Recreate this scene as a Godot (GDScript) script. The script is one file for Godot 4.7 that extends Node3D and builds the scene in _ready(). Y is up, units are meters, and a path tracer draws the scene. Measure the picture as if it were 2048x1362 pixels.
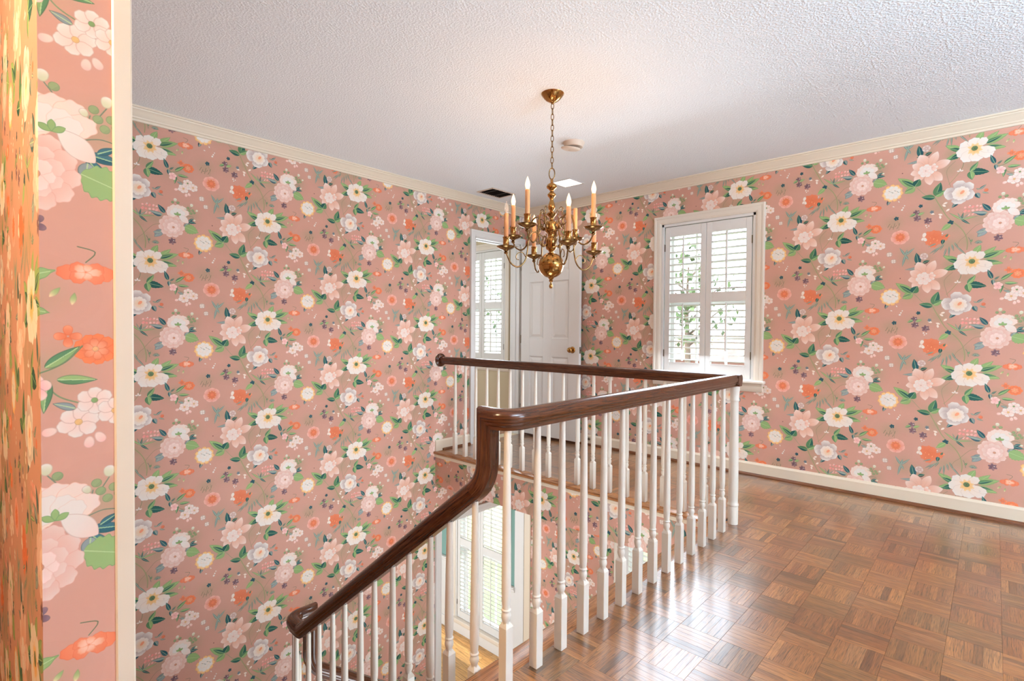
extends Node3D
# Upper stair hall with floral wallpaper. y up, metres; floor of the hall is y = 0.

const WALL_Z := -4.316      # inner face of the back wall
const WALL_X := -3.804      # inner face of the wall along the stairwell
const CEIL := 2.44
const LOW := -2.671         # floor of the storey below
const LOW_Z := -4.35
const RISER := 0.1895
const GOING := 0.235
const STAIR_Z := -1.19      # centre line of the rail beside the stairs
const EDGE_X := -1.24       # edge of the landing along the stairwell
const EDGE_Z := -3.06
const RAIL_X := -1.116
const RAIL_Z := -3.14
const RAIL_Y := 0.812       # underside of the level handrails
const REP_W := 0.703        # wallpaper repeat
const REP_H := 0.695

var mats := {}
var used_names := {}


func _ready() -> void:
	setup_view()
	setup_light()
	make_materials()
	build_shell()
	build_floors()
	build_trim()
	build_windows()
	build_doors()
	build_stairs()
	build_balustrades()
	build_chandelier()
	build_small_things()
	build_outside()


func setup_view() -> void:
	var cam := Camera3D.new()
	cam.name = "camera"
	add_child(cam)
	cam.fov = 66.071
	cam.near = 0.03
	cam.far = 300.0
	var right := Vector3(0.7348, 0.0075, -0.6782)
	var ahead := Vector3(-0.6779, -0.0193, -0.7349).normalized()
	right = (right - ahead * right.dot(ahead)).normalized()
	cam.transform = Transform3D(Basis(right, right.cross(ahead), -ahead), Vector3(0, 1.1274, 0))
	cam.current = true


func setup_light() -> void:
	var env := Environment.new()
	env.background_mode = Environment.BG_SKY
	var sky := Sky.new()
	var sm := ProceduralSkyMaterial.new()
	sm.sky_top_color = Color(0.86, 0.92, 1.0)
	sm.sky_horizon_color = Color(0.97, 0.98, 1.0)
	sm.ground_bottom_color = Color(0.5, 0.5, 0.48)
	sm.ground_horizon_color = Color(0.8, 0.8, 0.78)
	sm.sky_energy_multiplier = 2.4
	sm.ground_energy_multiplier = 1.8
	sky.sky_material = sm
	env.sky = sky
	env.tonemap_mode = Environment.TONE_MAPPER_LINEAR
	env.tonemap_exposure = 1.18
	env.sdfgi_enabled = true
	env.ssao_enabled = true
	env.ssil_enabled = true
	var we := WorldEnvironment.new()
	we.name = "world_environment"
	we.environment = env
	add_child(we)
	# light from unseen windows behind and beside the camera, placed to brighten the hall
	area_light("unseen_hall_window_light", Vector3(3.52, 1.35, -3.0), Vector3(-1, 0.9, 0.1), Vector2(2.0, 1.5), Color(0.75, 0.89, 1.0), 9.0)
	area_light("unseen_rear_window_light", Vector3(2.1, 1.4, 3.12), Vector3(-0.25, 0.9, -1), Vector2(2.6, 1.5), Color(0.75, 0.89, 1.0), 9.0)
	var sun := DirectionalLight3D.new()
	sun.name = "sun"
	sun.light_energy = 3.4
	sun.light_color = Color(1.0, 0.97, 0.92)
	sun.light_angular_distance = 3.0
	sun.shadow_enabled = true
	add_child(sun)
	sun.look_at_from_position(Vector3(-8, 20, 12), Vector3(-4, 0, -10), Vector3.UP)
	# fill lights added in the bedroom and the rooms below, not at any window
	area_light("bedroom_fill_light", Vector3(-5.6, 1.4, -2.3), Vector3(0.3, -0.1, -1), Vector2(1.2, 1.2), Color(0.92, 0.96, 1.0), 2.4)
	area_light("dining_fill_light", Vector3(-5.2, -1.3, -1.75), Vector3(0.2, -0.2, -1), Vector2(1.6, 1.4), Color(0.95, 0.97, 1.0), 6.0)
	area_light("lower_hall_fill_light", Vector3(-0.45, -1.4, -2.2), Vector3(-1, 0.05, -0.3), Vector2(1.6, 1.4), Color(0.88, 0.95, 1.0), 4.0)
	area_light("added_uplighter_light", Vector3(2.3, 1.79, -1.1), Vector3(-0.05, 1, -0.05), Vector2(0.30, 0.30), Color(0.78, 0.90, 1.0), 52.0)  # added fill, thrown up to bounce off the ceiling
	area_light("stairwell_fill_light", Vector3(-2.0, LOW + 0.12, -2.05), Vector3(-0.03, 1, -0.02), Vector2(1.1, 1.5), Color(0.94, 0.97, 1.0), 4.0)  # added upward fill that brightens the ceiling over the stairwell
	area_light("daylight_window_1", Vector3(-1.785, 1.40, -3.965), Vector3(0, -0.75, 1), Vector2(0.66, 1.10), Color(0.88, 0.94, 1.0), 3.0)
	area_light("daylight_window_2", Vector3(-4.477, 1.40, -4.255), Vector3(0, -0.02, 1), Vector2(0.66, 1.10), Color(0.92, 0.96, 1.0), 1.5)
	omni("unseen_hall_lamp_light", Vector3(-1.1, 2.2, 0.8), Color(1.0, 0.86, 0.66), 2.6, 0.12)  # lamp out of view, placed to light the stair wall and balusters


func area_light(called: String, at: Vector3, towards: Vector3, size: Vector2, c: Color, energy: float) -> void:
	var l := AreaLight3D.new()
	l.name = called
	l.area_size = size
	l.light_color = c
	l.light_energy = energy
	l.area_range = 14.0
	l.shadow_enabled = true
	add_child(l)
	l.look_at_from_position(at, at + towards, Vector3.UP)


func omni(called: String, at: Vector3, c: Color, energy: float, size: float, parent: Node = self) -> void:
	var l := OmniLight3D.new()
	l.name = called
	l.light_color = c
	l.light_energy = energy
	l.light_size = size
	l.omni_range = 12.0
	l.omni_attenuation = 2.0
	l.shadow_enabled = true
	parent.add_child(l, true)
	l.position = at


# ---------------------------------------------------------------- mesh kit
class Kit:
	var v := PackedVector3Array()
	var n := PackedVector3Array()
	var uv := PackedVector2Array()
	var col := PackedColorArray()
	var tint := Color(1, 1, 1)
	var xf := Transform3D()

	func tri(a: Vector3, b: Vector3, c: Vector3, na: Vector3, nb: Vector3, nc: Vector3, ua := Vector2(), ub := Vector2(), uc := Vector2()) -> void:
		if (b - a).cross(c - a).dot(na + nb + nc) > 0.0:
			var t := b; b = c; c = t
			t = nb; nb = nc; nc = t
			var u := ub; ub = uc; uc = u
		v.append(xf * a); v.append(xf * b); v.append(xf * c)
		n.append((xf.basis * na).normalized()); n.append((xf.basis * nb).normalized()); n.append((xf.basis * nc).normalized())
		uv.append(ua); uv.append(ub); uv.append(uc)
		col.append(tint); col.append(tint); col.append(tint)

	func quad(a: Vector3, b: Vector3, c: Vector3, d: Vector3, nn: Vector3, u := [Vector2(0, 0), Vector2(1, 0), Vector2(1, 1), Vector2(0, 1)]) -> void:
		tri(a, b, c, nn, nn, nn, u[0], u[1], u[2])
		tri(a, c, d, nn, nn, nn, u[0], u[2], u[3])

	# box with chamfered edges; uv in metres along the longest axis
	func box(lo: Vector3, hi: Vector3, ch := 0.0, uvoff := Vector2()) -> void:
		var s := hi - lo
		var c := (lo + hi) * 0.5
		ch = minf(ch, minf(s.x, minf(s.y, s.z)) * 0.45)
		var long := 0 if s.x >= s.y and s.x >= s.z else (1 if s.y >= s.z else 2)
		var h := s * 0.5
		for ax in 3:
			var i := (ax + 1) % 3
			var j := (ax + 2) % 3
			for sg in [-1.0, 1.0]:
				var nn := Vector3(); nn[ax] = sg
				var p := []
				var us := []
				for q in [[-1, -1], [1, -1], [1, 1], [-1, 1]]:
					var w := Vector3()
					w[ax] = h[ax] * sg
					w[i] = (h[i] - ch) * q[0]
					w[j] = (h[j] - ch) * q[1]
					p.append(c + w)
					var along := w[long]
					var across := w[i] if i != long else w[j]
					if ax == long:
						along = w[i]; across = w[j]
					us.append(Vector2(along, across + sg * 0.13 * ax) + uvoff)
				quad(p[0], p[1], p[2], p[3], nn, us)
		if ch <= 0.0:
			return
		for ax in 3:
			var i := (ax + 1) % 3
			var j := (ax + 2) % 3
			for si in [-1.0, 1.0]:
				for sj in [-1.0, 1.0]:
					var nn := Vector3(); nn[i] = si; nn[j] = sj
					var p := []
					for q in [[-1, 0], [1, 0], [1, 1], [-1, 1]]:
						var w := Vector3()
						w[ax] = (h[ax] - ch) * q[0]
						w[i] = (h[i] - (ch if q[1] == 1 else 0.0)) * si
						w[j] = (h[j] - (0.0 if q[1] == 1 else ch)) * sj
						p.append(c + w)
					quad(p[0], p[1], p[2], p[3], nn.normalized(), [Vector2(0, 0) + uvoff, Vector2(s[ax], 0) + uvoff, Vector2(s[ax], ch) + uvoff, Vector2(0, ch) + uvoff])
		for sx in [-1.0, 1.0]:
			for sy in [-1.0, 1.0]:
				for sz in [-1.0, 1.0]:
					var sg := Vector3(sx, sy, sz)
					var a := c + Vector3(h.x, h.y - ch, h.z - ch) * sg
					var b := c + Vector3(h.x - ch, h.y, h.z - ch) * sg
					var d := c + Vector3(h.x - ch, h.y - ch, h.z) * sg
					tri(a, b, d, sg, sg, sg)

	# profile of (radius, height) turned round the y axis; corners sharper than about 40 degrees stay sharp
	func lathe(p: Array, seg := 20, at := Vector3(), caps := true) -> void:
		var m := p.size()
		var sn := []
		for k in m - 1:
			var d: Vector2 = p[k + 1] - p[k]
			sn.append(Vector2(d.y, -d.x).normalized())
		for k in m - 1:
			var n0: Vector2 = sn[k]
			var n1: Vector2 = sn[k]
			if k > 0 and sn[k - 1].dot(sn[k]) > 0.55:
				n0 = (sn[k - 1] + sn[k]).normalized()
			if k < m - 2 and sn[k + 1].dot(sn[k]) > 0.55:
				n1 = (sn[k + 1] + sn[k]).normalized()
			for s in seg:
				var a0 := TAU * s / seg
				var a1 := TAU * (s + 1) / seg
				var d0 := Vector3(cos(a0), 0, sin(a0))
				var d1 := Vector3(cos(a1), 0, sin(a1))
				var y0 := Vector3(0, p[k].y, 0) + at
				var y1 := Vector3(0, p[k + 1].y, 0) + at
				var up := Vector3.UP
				var u0 := 0.2 * s / seg
				var u1 := 0.2 * (s + 1) / seg
				if p[k].x > 1e-6:
					tri(y0 + d0 * p[k].x, y0 + d1 * p[k].x, y1 + d1 * p[k + 1].x, d0 * n0.x + up * n0.y, d1 * n0.x + up * n0.y, d1 * n1.x + up * n1.y, Vector2(p[k].y, u0), Vector2(p[k].y, u1), Vector2(p[k + 1].y, u1))
				if p[k + 1].x > 1e-6:
					tri(y0 + d0 * p[k].x, y1 + d1 * p[k + 1].x, y1 + d0 * p[k + 1].x, d0 * n0.x + up * n0.y, d1 * n1.x + up * n1.y, d0 * n1.x + up * n1.y, Vector2(p[k].y, u0), Vector2(p[k + 1].y, u1), Vector2(p[k + 1].y, u0))
		if caps:
			for e in [0, m - 1]:
				if p[e].x > 1e-6:
					var nn := Vector3.DOWN if e == 0 else Vector3.UP
					if p[0].y > p[m - 1].y:
						nn = -nn
					var c := Vector3(0, p[e].y, 0) + at
					for s in seg:
						var a0 := TAU * s / seg
						var a1 := TAU * (s + 1) / seg
						tri(c, c + Vector3(cos(a0), 0, sin(a0)) * p[e].x, c + Vector3(cos(a1), 0, sin(a1)) * p[e].x, nn, nn, nn)

	# closed profile (Array of Vector2) carried along frames [origin, right, up]; profile turns counter-clockwise
	func sweep(prof: Array, frames: Array, cap0 := true, cap1 := true, smooth := 0.75) -> void:
		var m := prof.size()
		var en := []
		var area := 0.0
		for k in m:
			area += prof[k].cross(prof[(k + 1) % m])
		for k in m:
			var d: Vector2 = prof[(k + 1) % m] - prof[k]
			var e := Vector2(d.y, -d.x).normalized()
			en.append(e if area > 0 else -e)
		var along := 0.0
		for f in frames.size() - 1:
			var A: Array = frames[f]
			var B: Array = frames[f + 1]
			var step: float = (B[0] - A[0]).length()
			var per := 0.0
			for k in m:
				var k2 := (k + 1) % m
				var na: Vector2 = en[k]
				var nb: Vector2 = en[k]
				var pe: Vector2 = en[(k + m - 1) % m]
				var ne: Vector2 = en[k2]
				if pe.dot(na) > smooth: na = (pe + na).normalized()
				if ne.dot(nb) > smooth: nb = (ne + nb).normalized()
				var l: float = (prof[k2] - prof[k]).length()
				var pa: Vector3 = A[0] + A[1] * prof[k].x + A[2] * prof[k].y
				var pb: Vector3 = A[0] + A[1] * prof[k2].x + A[2] * prof[k2].y
				var pc: Vector3 = B[0] + B[1] * prof[k2].x + B[2] * prof[k2].y
				var pd: Vector3 = B[0] + B[1] * prof[k].x + B[2] * prof[k].y
				var Ar: Vector3 = A[1].normalized()
				var Au: Vector3 = A[2].normalized()
				var Br: Vector3 = B[1].normalized()
				var Bu: Vector3 = B[2].normalized()
				var n1 := Ar * na.x + Au * na.y
				var n2 := Ar * nb.x + Au * nb.y
				var n3 := Br * nb.x + Bu * nb.y
				var n4 := Br * na.x + Bu * na.y
				if A.size() > 3:   # a mitred frame: flat normals from the piece itself
					var fl := (pb - pa).cross(pd - pa).normalized()
					if fl.dot(n1 + n3) < 0: fl = -fl
					var e2: Vector3 = fl
					n1 = (n1 - (B[0] - A[0]).normalized() * n1.dot((B[0] - A[0]).normalized())).normalized()
					n2 = (n2 - (B[0] - A[0]).normalized() * n2.dot((B[0] - A[0]).normalized())).normalized()
					n3 = n2; n4 = n1
					if n1.dot(e2) < 0.2:
						n1 = e2; n2 = e2; n3 = e2; n4 = e2
				var u0 := Vector2(along, per)
				var u1 := Vector2(along, per + l)
				var u2 := Vector2(along + step, per + l)
				var u3 := Vector2(along + step, per)
				tri(pa, pb, pc, n1, n2, n3, u0, u1, u2)
				tri(pa, pc, pd, n1, n3, n4, u0, u2, u3)
				per += l
			along += step
		var pts := PackedVector2Array(prof)
		var idx := Geometry2D.triangulate_polygon(pts)
		for e in [0, 1]:
			if (e == 0 and not cap0) or (e == 1 and not cap1):
				continue
			var F: Array = frames[0] if e == 0 else frames[frames.size() - 1]
			var G: Array = frames[1] if e == 0 else frames[frames.size() - 2]
			var nn: Vector3 = (F[0] - G[0]).normalized()
			for t in range(0, idx.size(), 3):
				var q := []
				for w in 3:
					var pp: Vector2 = pts[idx[t + w]]
					q.append(F[0] + F[1] * pp.x + F[2] * pp.y)
				tri(q[0], q[1], q[2], nn, nn, nn, pts[idx[t]], pts[idx[t + 1]], pts[idx[t + 2]])

	func tube(pts: Array, radii: Variant, seg := 10, closed := false) -> void:
		var m := pts.size()
		var frames := []
		var right := Vector3()
		for k in m:
			var t: Vector3
			if closed:
				t = (pts[(k + 1) % m] - pts[(k + m - 1) % m]).normalized()
			else:
				t = (pts[mini(k + 1, m - 1)] - pts[maxi(k - 1, 0)]).normalized()
			if k == 0:
				right = t.cross(Vector3.UP)
				if right.length() < 0.1: right = t.cross(Vector3.RIGHT)
			right = (right - t * right.dot(t)).normalized()
			var r: float = radii[k] if radii is Array else radii
			frames.append([pts[k], right * r, right.cross(t).normalized() * r])
		if closed:
			frames.append(frames[0])
		var prof := []
		for s in seg:
			prof.append(Vector2(cos(TAU * s / seg), sin(TAU * s / seg)))
		sweep(prof, frames, not closed, not closed, 0.2)

	func mesh(into: ArrayMesh = null) -> ArrayMesh:
		if into == null:
			into = ArrayMesh.new()
		var a := []
		a.resize(Mesh.ARRAY_MAX)
		a[Mesh.ARRAY_VERTEX] = v
		a[Mesh.ARRAY_NORMAL] = n
		a[Mesh.ARRAY_TEX_UV] = uv
		a[Mesh.ARRAY_COLOR] = col
		into.add_surface_from_arrays(Mesh.PRIMITIVE_TRIANGLES, a)
		return into


func part(called: String, k: Variant, mat: Material, parent: Node = self, at := Vector3()) -> MeshInstance3D:
	var o := MeshInstance3D.new()
	o.name = called if parent != self else numbered(called)
	o.mesh = k.mesh() if k is Kit else k
	o.material_override = null
	for s in o.mesh.get_surface_count():
		o.set_surface_override_material(s, mat)
	parent.add_child(o, true)
	o.position = at
	return o


func numbered(called: String) -> String:
	if not used_names.has(called):
		used_names[called] = 0
		return called
	used_names[called] += 1
	return "%s_%03d" % [called, used_names[called]]


func tag(o: Node, label: String, category: String, kind := "", group := "") -> void:
	o.set_meta("label", label)
	o.set_meta("category", category)
	if kind: o.set_meta("kind", kind)
	if group: o.set_meta("group", group)


func base(called: String, at: Vector3, label: String, category: String, kind := "", group := "") -> Node3D:
	var o := Node3D.new()
	o.name = numbered(called)
	add_child(o)
	o.position = at
	tag(o, label, category, kind, group)
	return o


# ---------------------------------------------------------------- materials
func mat(called: String, c: Color, rough := 0.5, metal := 0.0, spec := 0.5) -> StandardMaterial3D:
	var m := StandardMaterial3D.new()
	m.resource_name = called
	m.albedo_color = c
	m.roughness = rough
	m.metallic = metal
	m.metallic_specular = spec
	mats[called] = m
	return m


func noise(seed_: int, freq: float, kind := FastNoiseLite.TYPE_SIMPLEX_SMOOTH, octaves := 3) -> FastNoiseLite:
	var f := FastNoiseLite.new()
	f.seed = seed_
	f.noise_type = kind
	f.frequency = freq
	f.fractal_octaves = octaves
	return f


func grain_texture(seed_: int, contrast: float, pores: float) -> ImageTexture:
	# wood grain running along u; stays a light multiplier round 1
	var w := 512
	var im := Image.create(w, w, false, Image.FORMAT_RGB8)
	var a := noise(seed_, 1.0)
	var b := noise(seed_ + 7, 1.0)
	var c := noise(seed_ + 13, 1.0, FastNoiseLite.TYPE_VALUE, 2)
	for y in w:
		for x in w:
			var wob := a.get_noise_2d(x * 0.004, y * 0.012) * 7.0
			var g := b.get_noise_2d(x * 0.006, (y + wob) * 0.06) * 0.6 + b.get_noise_2d(x * 0.015, (y + wob) * 0.21) * 0.4
			var p := c.get_noise_2d(x * 0.022, (y + wob) * 0.5)
			var s := 0.86 + contrast * g - pores * maxf(0.0, p - 0.12)
			s = clampf(s, 0.15, 1.0)
			im.set_pixel(x, y, Color(s, s * (0.98 + 0.02 * g), s * (0.95 + 0.05 * g)))
	return ImageTexture.create_from_image(im)


func height_texture(seed_: int, freq: float, kind := FastNoiseLite.TYPE_SIMPLEX_SMOOTH, octaves := 3) -> ImageTexture:
	var f := noise(seed_, freq, kind, octaves)
	var im := f.get_seamless_image(512, 512)
	im.convert(Image.FORMAT_L8)
	return ImageTexture.create_from_image(im)


func relief(m: StandardMaterial3D, t: Texture2D, cm: float, per_metre: float) -> void:
	m.heightmap_enabled = true
	m.heightmap_texture = t
	m.heightmap_scale = cm
	m.uv1_triplanar = true
	m.uv1_world_triplanar = true
	m.uv1_scale = Vector3.ONE * per_metre


func wooden(called: String, c: Color, rough: float, t: Texture2D, per: Vector2, tinted := false) -> StandardMaterial3D:
	var m := mat(called, c, rough)
	m.albedo_texture = t
	m.uv1_scale = Vector3(per.x, per.y, 1)
	m.vertex_color_use_as_albedo = tinted
	return m


func make_materials() -> void:
	mat("trim_paint", Color(0.865, 0.805, 0.715), 0.38)
	mat("baluster_paint", Color(0.895, 0.865, 0.81), 0.35)
	mat("window_paint", Color(0.86, 0.85, 0.83), 0.42)
	mat("door_paint", Color(0.85, 0.835, 0.81), 0.45)
	mat("plain_wall", Color(0.78, 0.72, 0.60), 0.8)
	mat("teal_wall", Color(0.47, 0.61, 0.57), 0.8)
	mat("white_wall", Color(0.86, 0.85, 0.83), 0.7)
	var ce := mat("ceiling_paint", Color(0.92, 0.94, 0.95), 0.95, 0.0, 0.2)
	relief(ce, height_texture(5, 0.05, FastNoiseLite.TYPE_CELLULAR, 2), 0.26, 3.6)
	var og := grain_texture(3, 0.26, 0.85)
	var dg := grain_texture(21, 0.42, 0.6)
	var fl := wooden("parquet_oak", Color(0.93, 0.91, 0.89), 0.30, og, Vector2(2.2, 4.0), true)
	fl.metallic_specular = 0.9
	fl.clearcoat_enabled = true
	fl.clearcoat = 1.0
	fl.clearcoat_roughness = 0.20
	wooden("board_oak", Color(0.76, 0.52, 0.33), 0.25, og, Vector2(1.3, 4.2))
	wooden("shoe_oak", Color(0.50, 0.29, 0.15), 0.35, og, Vector2(1.5, 5.0))
	wooden("rail_wood", Color(0.37, 0.205, 0.115), 0.2, dg, Vector2(1.6, 3.5))
	wooden("lower_oak", Color(1, 1, 1), 0.3, og, Vector2(0.9, 2.2), true)
	mat("subfloor", Color(0.13, 0.07, 0.04), 0.8)
	mat("brass", Color(0.68, 0.51, 0.29), 0.16, 1.0)
	mat("old_brass", Color(0.56, 0.44, 0.28), 0.22, 1.0)
	mat("candle_wax", Color(0.86, 0.63, 0.43), 0.5)
	mat("casing_paint", Color(0.865, 0.825, 0.765), 0.4)
	var gl := mat("pane_glass", Color(0.95, 0.97, 0.97, 0.08), 0.03)
	gl.transparency = BaseMaterial3D.TRANSPARENCY_ALPHA
	var cb := mat("clear_bulb", Color(1, 0.97, 0.93, 0.22), 0.05)
	cb.transparency = BaseMaterial3D.TRANSPARENCY_ALPHA
	var lit := mat("lit_bulb", Color(1, 0.9, 0.75), 0.3)
	lit.emission_enabled = true
	lit.emission = Color(1.0, 0.82, 0.62)
	lit.emission_energy_multiplier = 1.9
	var dif := mat("lamp_diffuser", Color(1, 1, 1), 0.5)
	dif.emission_enabled = true
	dif.emission = Color(1.0, 0.98, 0.95)
	dif.emission_energy_multiplier = 1.6
	mat("plastic_white", Color(0.83, 0.76, 0.69), 0.5)
	mat("dark_metal", Color(0.16, 0.12, 0.09), 0.5, 0.3)
	mat("hinge_metal", Color(0.42, 0.36, 0.28), 0.4, 0.8)
	mat("rubber", Color(0.05, 0.05, 0.05), 0.7)
	mat("screen_grey", Color(0.50, 0.48, 0.45), 0.5)
	mat("bark", Color(0.30, 0.24, 0.19), 0.9)
	var lf := mat("foliage_green", Color(0.34, 0.44, 0.22), 0.7)
	lf.vertex_color_use_as_albedo = true
	mat("lawn_green", Color(0.40, 0.46, 0.25), 0.95)
	mat("house_brick", Color(0.55, 0.33, 0.27), 0.9)
	mat("roof_shingle", Color(0.52, 0.36, 0.31), 0.9)
	var wp := mat("wallpaper", Color(1, 1, 1), 0.62, 0.0, 0.35)
	wp.albedo_texture = wallpaper_texture()


# ---------------------------------------------------------------- printed wallpaper
# One repeat is painted (703 x 695 mm); the next column drops by half a repeat. Coordinates are millimetres from the big white poppy, v downwards.
const TS := 1024
var ink: PackedByteArray


func wallpaper_texture() -> ImageTexture:
	ink = PackedByteArray()
	ink.resize(TS * TS * 3)
	var ground := Color(0.79, 0.59, 0.515)
	var shade := noise(2, 0.006)
	for y in TS:
		for x in TS:
			var k := (y * TS + x) * 3
			ink[k] = int(ground.r * 255)
			ink[k + 1] = int(ground.g * 255)
			ink[k + 2] = int(ground.b * 255)
	paint_motifs()
	var im := Image.create_from_data(TS, TS, false, Image.FORMAT_RGB8, ink)
	var out := Image.create(TS * 2, TS, false, Image.FORMAT_RGB8)
	out.blit_rect(im, Rect2i(0, 0, TS, TS), Vector2i(0, 0))
	out.blit_rect(im, Rect2i(0, 0, TS, TS / 2), Vector2i(TS, TS / 2))
	out.blit_rect(im, Rect2i(0, TS / 2, TS, TS / 2), Vector2i(TS, 0))
	ink = PackedByteArray()
	return ImageTexture.create_from_image(out)


func dab(ix: int, iy: int, c: Color, a: float) -> void:
	var col := floori(float(ix) / TS)
	ix -= col * TS
	iy = posmod(iy - col * (TS / 2), TS)
	var k := (iy * TS + ix) * 3
	ink[k] = int(lerpf(ink[k], c.r * 255.0, a))
	ink[k + 1] = int(lerpf(ink[k + 1], c.g * 255.0, a))
	ink[k + 2] = int(lerpf(ink[k + 2], c.b * 255.0, a))


func to_px(p: Vector2) -> Vector2:
	return Vector2((p.x + 350.0) / 703.0, (p.y + 200.0) / 695.0) * TS


const MM := 1.4650   # pixels in a millimetre


func haze(c: Vector2, rx: float, ry: float, tint: Color, a: float) -> void:
	var q := to_px(c)
	var w := int(rx * MM * 1.6)
	var h := int(ry * MM * 1.6)
	for y in range(-h, h + 1):
		for x in range(-w, w + 1):
			var d := Vector2(x / (rx * MM), y / (ry * MM)).length_squared()
			if d < 2.5:
				dab(int(q.x) + x, int(q.y) + y, tint, a * exp(-d * 1.6))


# one petal or leaf growing from p in direction ang (degrees, 0 to the right, clockwise), len and wid in mm
# kind 0: round petal, 1: pointed leaf, 2: pointed petal
func lobe(p: Vector2, ang: float, length: float, wid: float, kind: int, c0: Color, c1: Color, line: Color, scal := 0.0, vein := 0.0) -> void:
	var q := to_px(p)
	var d := Vector2.from_angle(deg_to_rad(ang))
	var t := Vector2(-d.y, d.x)
	var L := length * MM
	var W := wid * MM * 0.5
	var e := q + d * L
	var x0 := int(minf(q.x, e.x) - absf(t.x) * W * 1.2 - W * 0.2 - 2)
	var x1 := int(maxf(q.x, e.x) + absf(t.x) * W * 1.2 + W * 0.2 + 2)
	var y0 := int(minf(q.y, e.y) - absf(t.y) * W * 1.2 - W * 0.2 - 2)
	var y1 := int(maxf(q.y, e.y) + absf(t.y) * W * 1.2 + W * 0.2 + 2)
	for y in range(y0, y1 + 1):
		for x in range(x0, x1 + 1):
			var r := Vector2(x, y) - q
			var s := r.dot(d) / L
			var u := r.dot(t) / W
			if s < -0.05 or s > 1.12 or absf(u) > 1.25:
				continue
			var gap: float   # distance inside the outline, in pixels
			if kind == 0:
				var sx := (s - 0.60) / (0.40 if s > 0.60 else 0.62)
				var rho := sqrt(sx * sx + u * u)
				var lim := 1.0
				if scal > 0.0 and s > 0.25:
					lim += scal * sin(atan2(u, sx) * 7.0 + ang)
				gap = (lim - rho) * minf(L * 0.4, W)
			else:
				if s < 0.0 or s > 1.0:
					continue
				var half := pow(sin(PI * pow(s, 0.72 if kind == 1 else 1.15)), 0.85 if kind == 1 else 0.75)
				gap = (half - absf(u)) * W * 0.8
				if scal > 0.0:
					gap += scal * W * sin(s * 38.0 + ang)
			if gap < -0.5:
				continue
			var a := clampf(gap + 0.5, 0.0, 1.0)
			var c: Color
			if kind == 1:
				c = c0 if u + 0.12 * sin(s * 9.0) > 0.0 else c1
				c = c.lerp(c1, 0.25 * s)
				if absf(u * W) < 1.0 + (1.0 - s) * 0.8 and s < 0.93:
					c = c.lerp(Color(0.72, 0.80, 0.58), 0.8)
			else:
				var f := clampf(s * 1.05, 0.0, 1.0)
				c = c0.lerp(c1, f * f)
				if vein > 0.0:
					c = c.lerp(line, vein * 0.5 * maxf(0.0, sin(u * 9.0 + s * 2.0)) * (1.0 - s) )
			if gap < 2.4:
				c = c.lerp(line, 0.55 * (1.0 - gap / 2.4) if gap > 0.0 else 0.55)
			dab(x, y, c, a)


func stem(pts: Array, wid: float, c: Color, a := 0.9) -> void:
	var cv := Curve2D.new()
	for k in pts.size():
		var tan: Vector2 = (pts[mini(k + 1, pts.size() - 1)] - pts[maxi(k - 1, 0)]) / 6.0
		cv.add_point(pts[k], -tan, tan)
	var L := cv.get_baked_length()
	var s := 0.0
	while s < L:
		var q := to_px(cv.sample_baked(s))
		var w := wid * MM * 0.5
		var m := ceili(w)
		for y in range(-m, m + 1):
			for x in range(-m, m + 1):
				var g := w + 0.5 - Vector2(floorf(q.x) + x - q.x, floorf(q.y) + y - q.y).length()
				if g > 0.0:
					dab(int(floorf(q.x)) + x, int(floorf(q.y)) + y, c.darkened(0.15) if x + y > w * 0.5 else c, minf(g, 1.0) * a)
		s += maxf(0.6, wid * 0.35)


func dot(c: Vector2, r: float, tint: Color, line := Color(0.5, 0.4, 0.35)) -> void:
	var q := to_px(c)
	var R := r * MM
	for y in range(int(-R) - 1, int(R) + 2):
		for x in range(int(-R) - 1, int(R) + 2):
			var g := R + 0.5 - Vector2(x, y).length()
			if g > 0.0:
				var k := tint.lerp(line, 0.4 if g < 1.6 else (0.12 if x + y > R * 0.4 else 0.0))
				dab(int(q.x) + x, int(q.y) + y, k, minf(g, 1.0))


func ring(c: Vector2, count: int, r0: float, length: float, wid: float, c0: Color, c1: Color, line: Color, turn := 0.0, scal := 0.0, squash := 1.0) -> void:
	for k in count:
		var a := turn + 360.0 * k / count
		var d := Vector2.from_angle(deg_to_rad(a))
		var f := lerpf(1.0, squash, absf(d.y))
		lobe(c + Vector2(d.x * r0, d.y * r0 * squash), a, length * f, wid, 0, c0, c1, line, scal)


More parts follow.
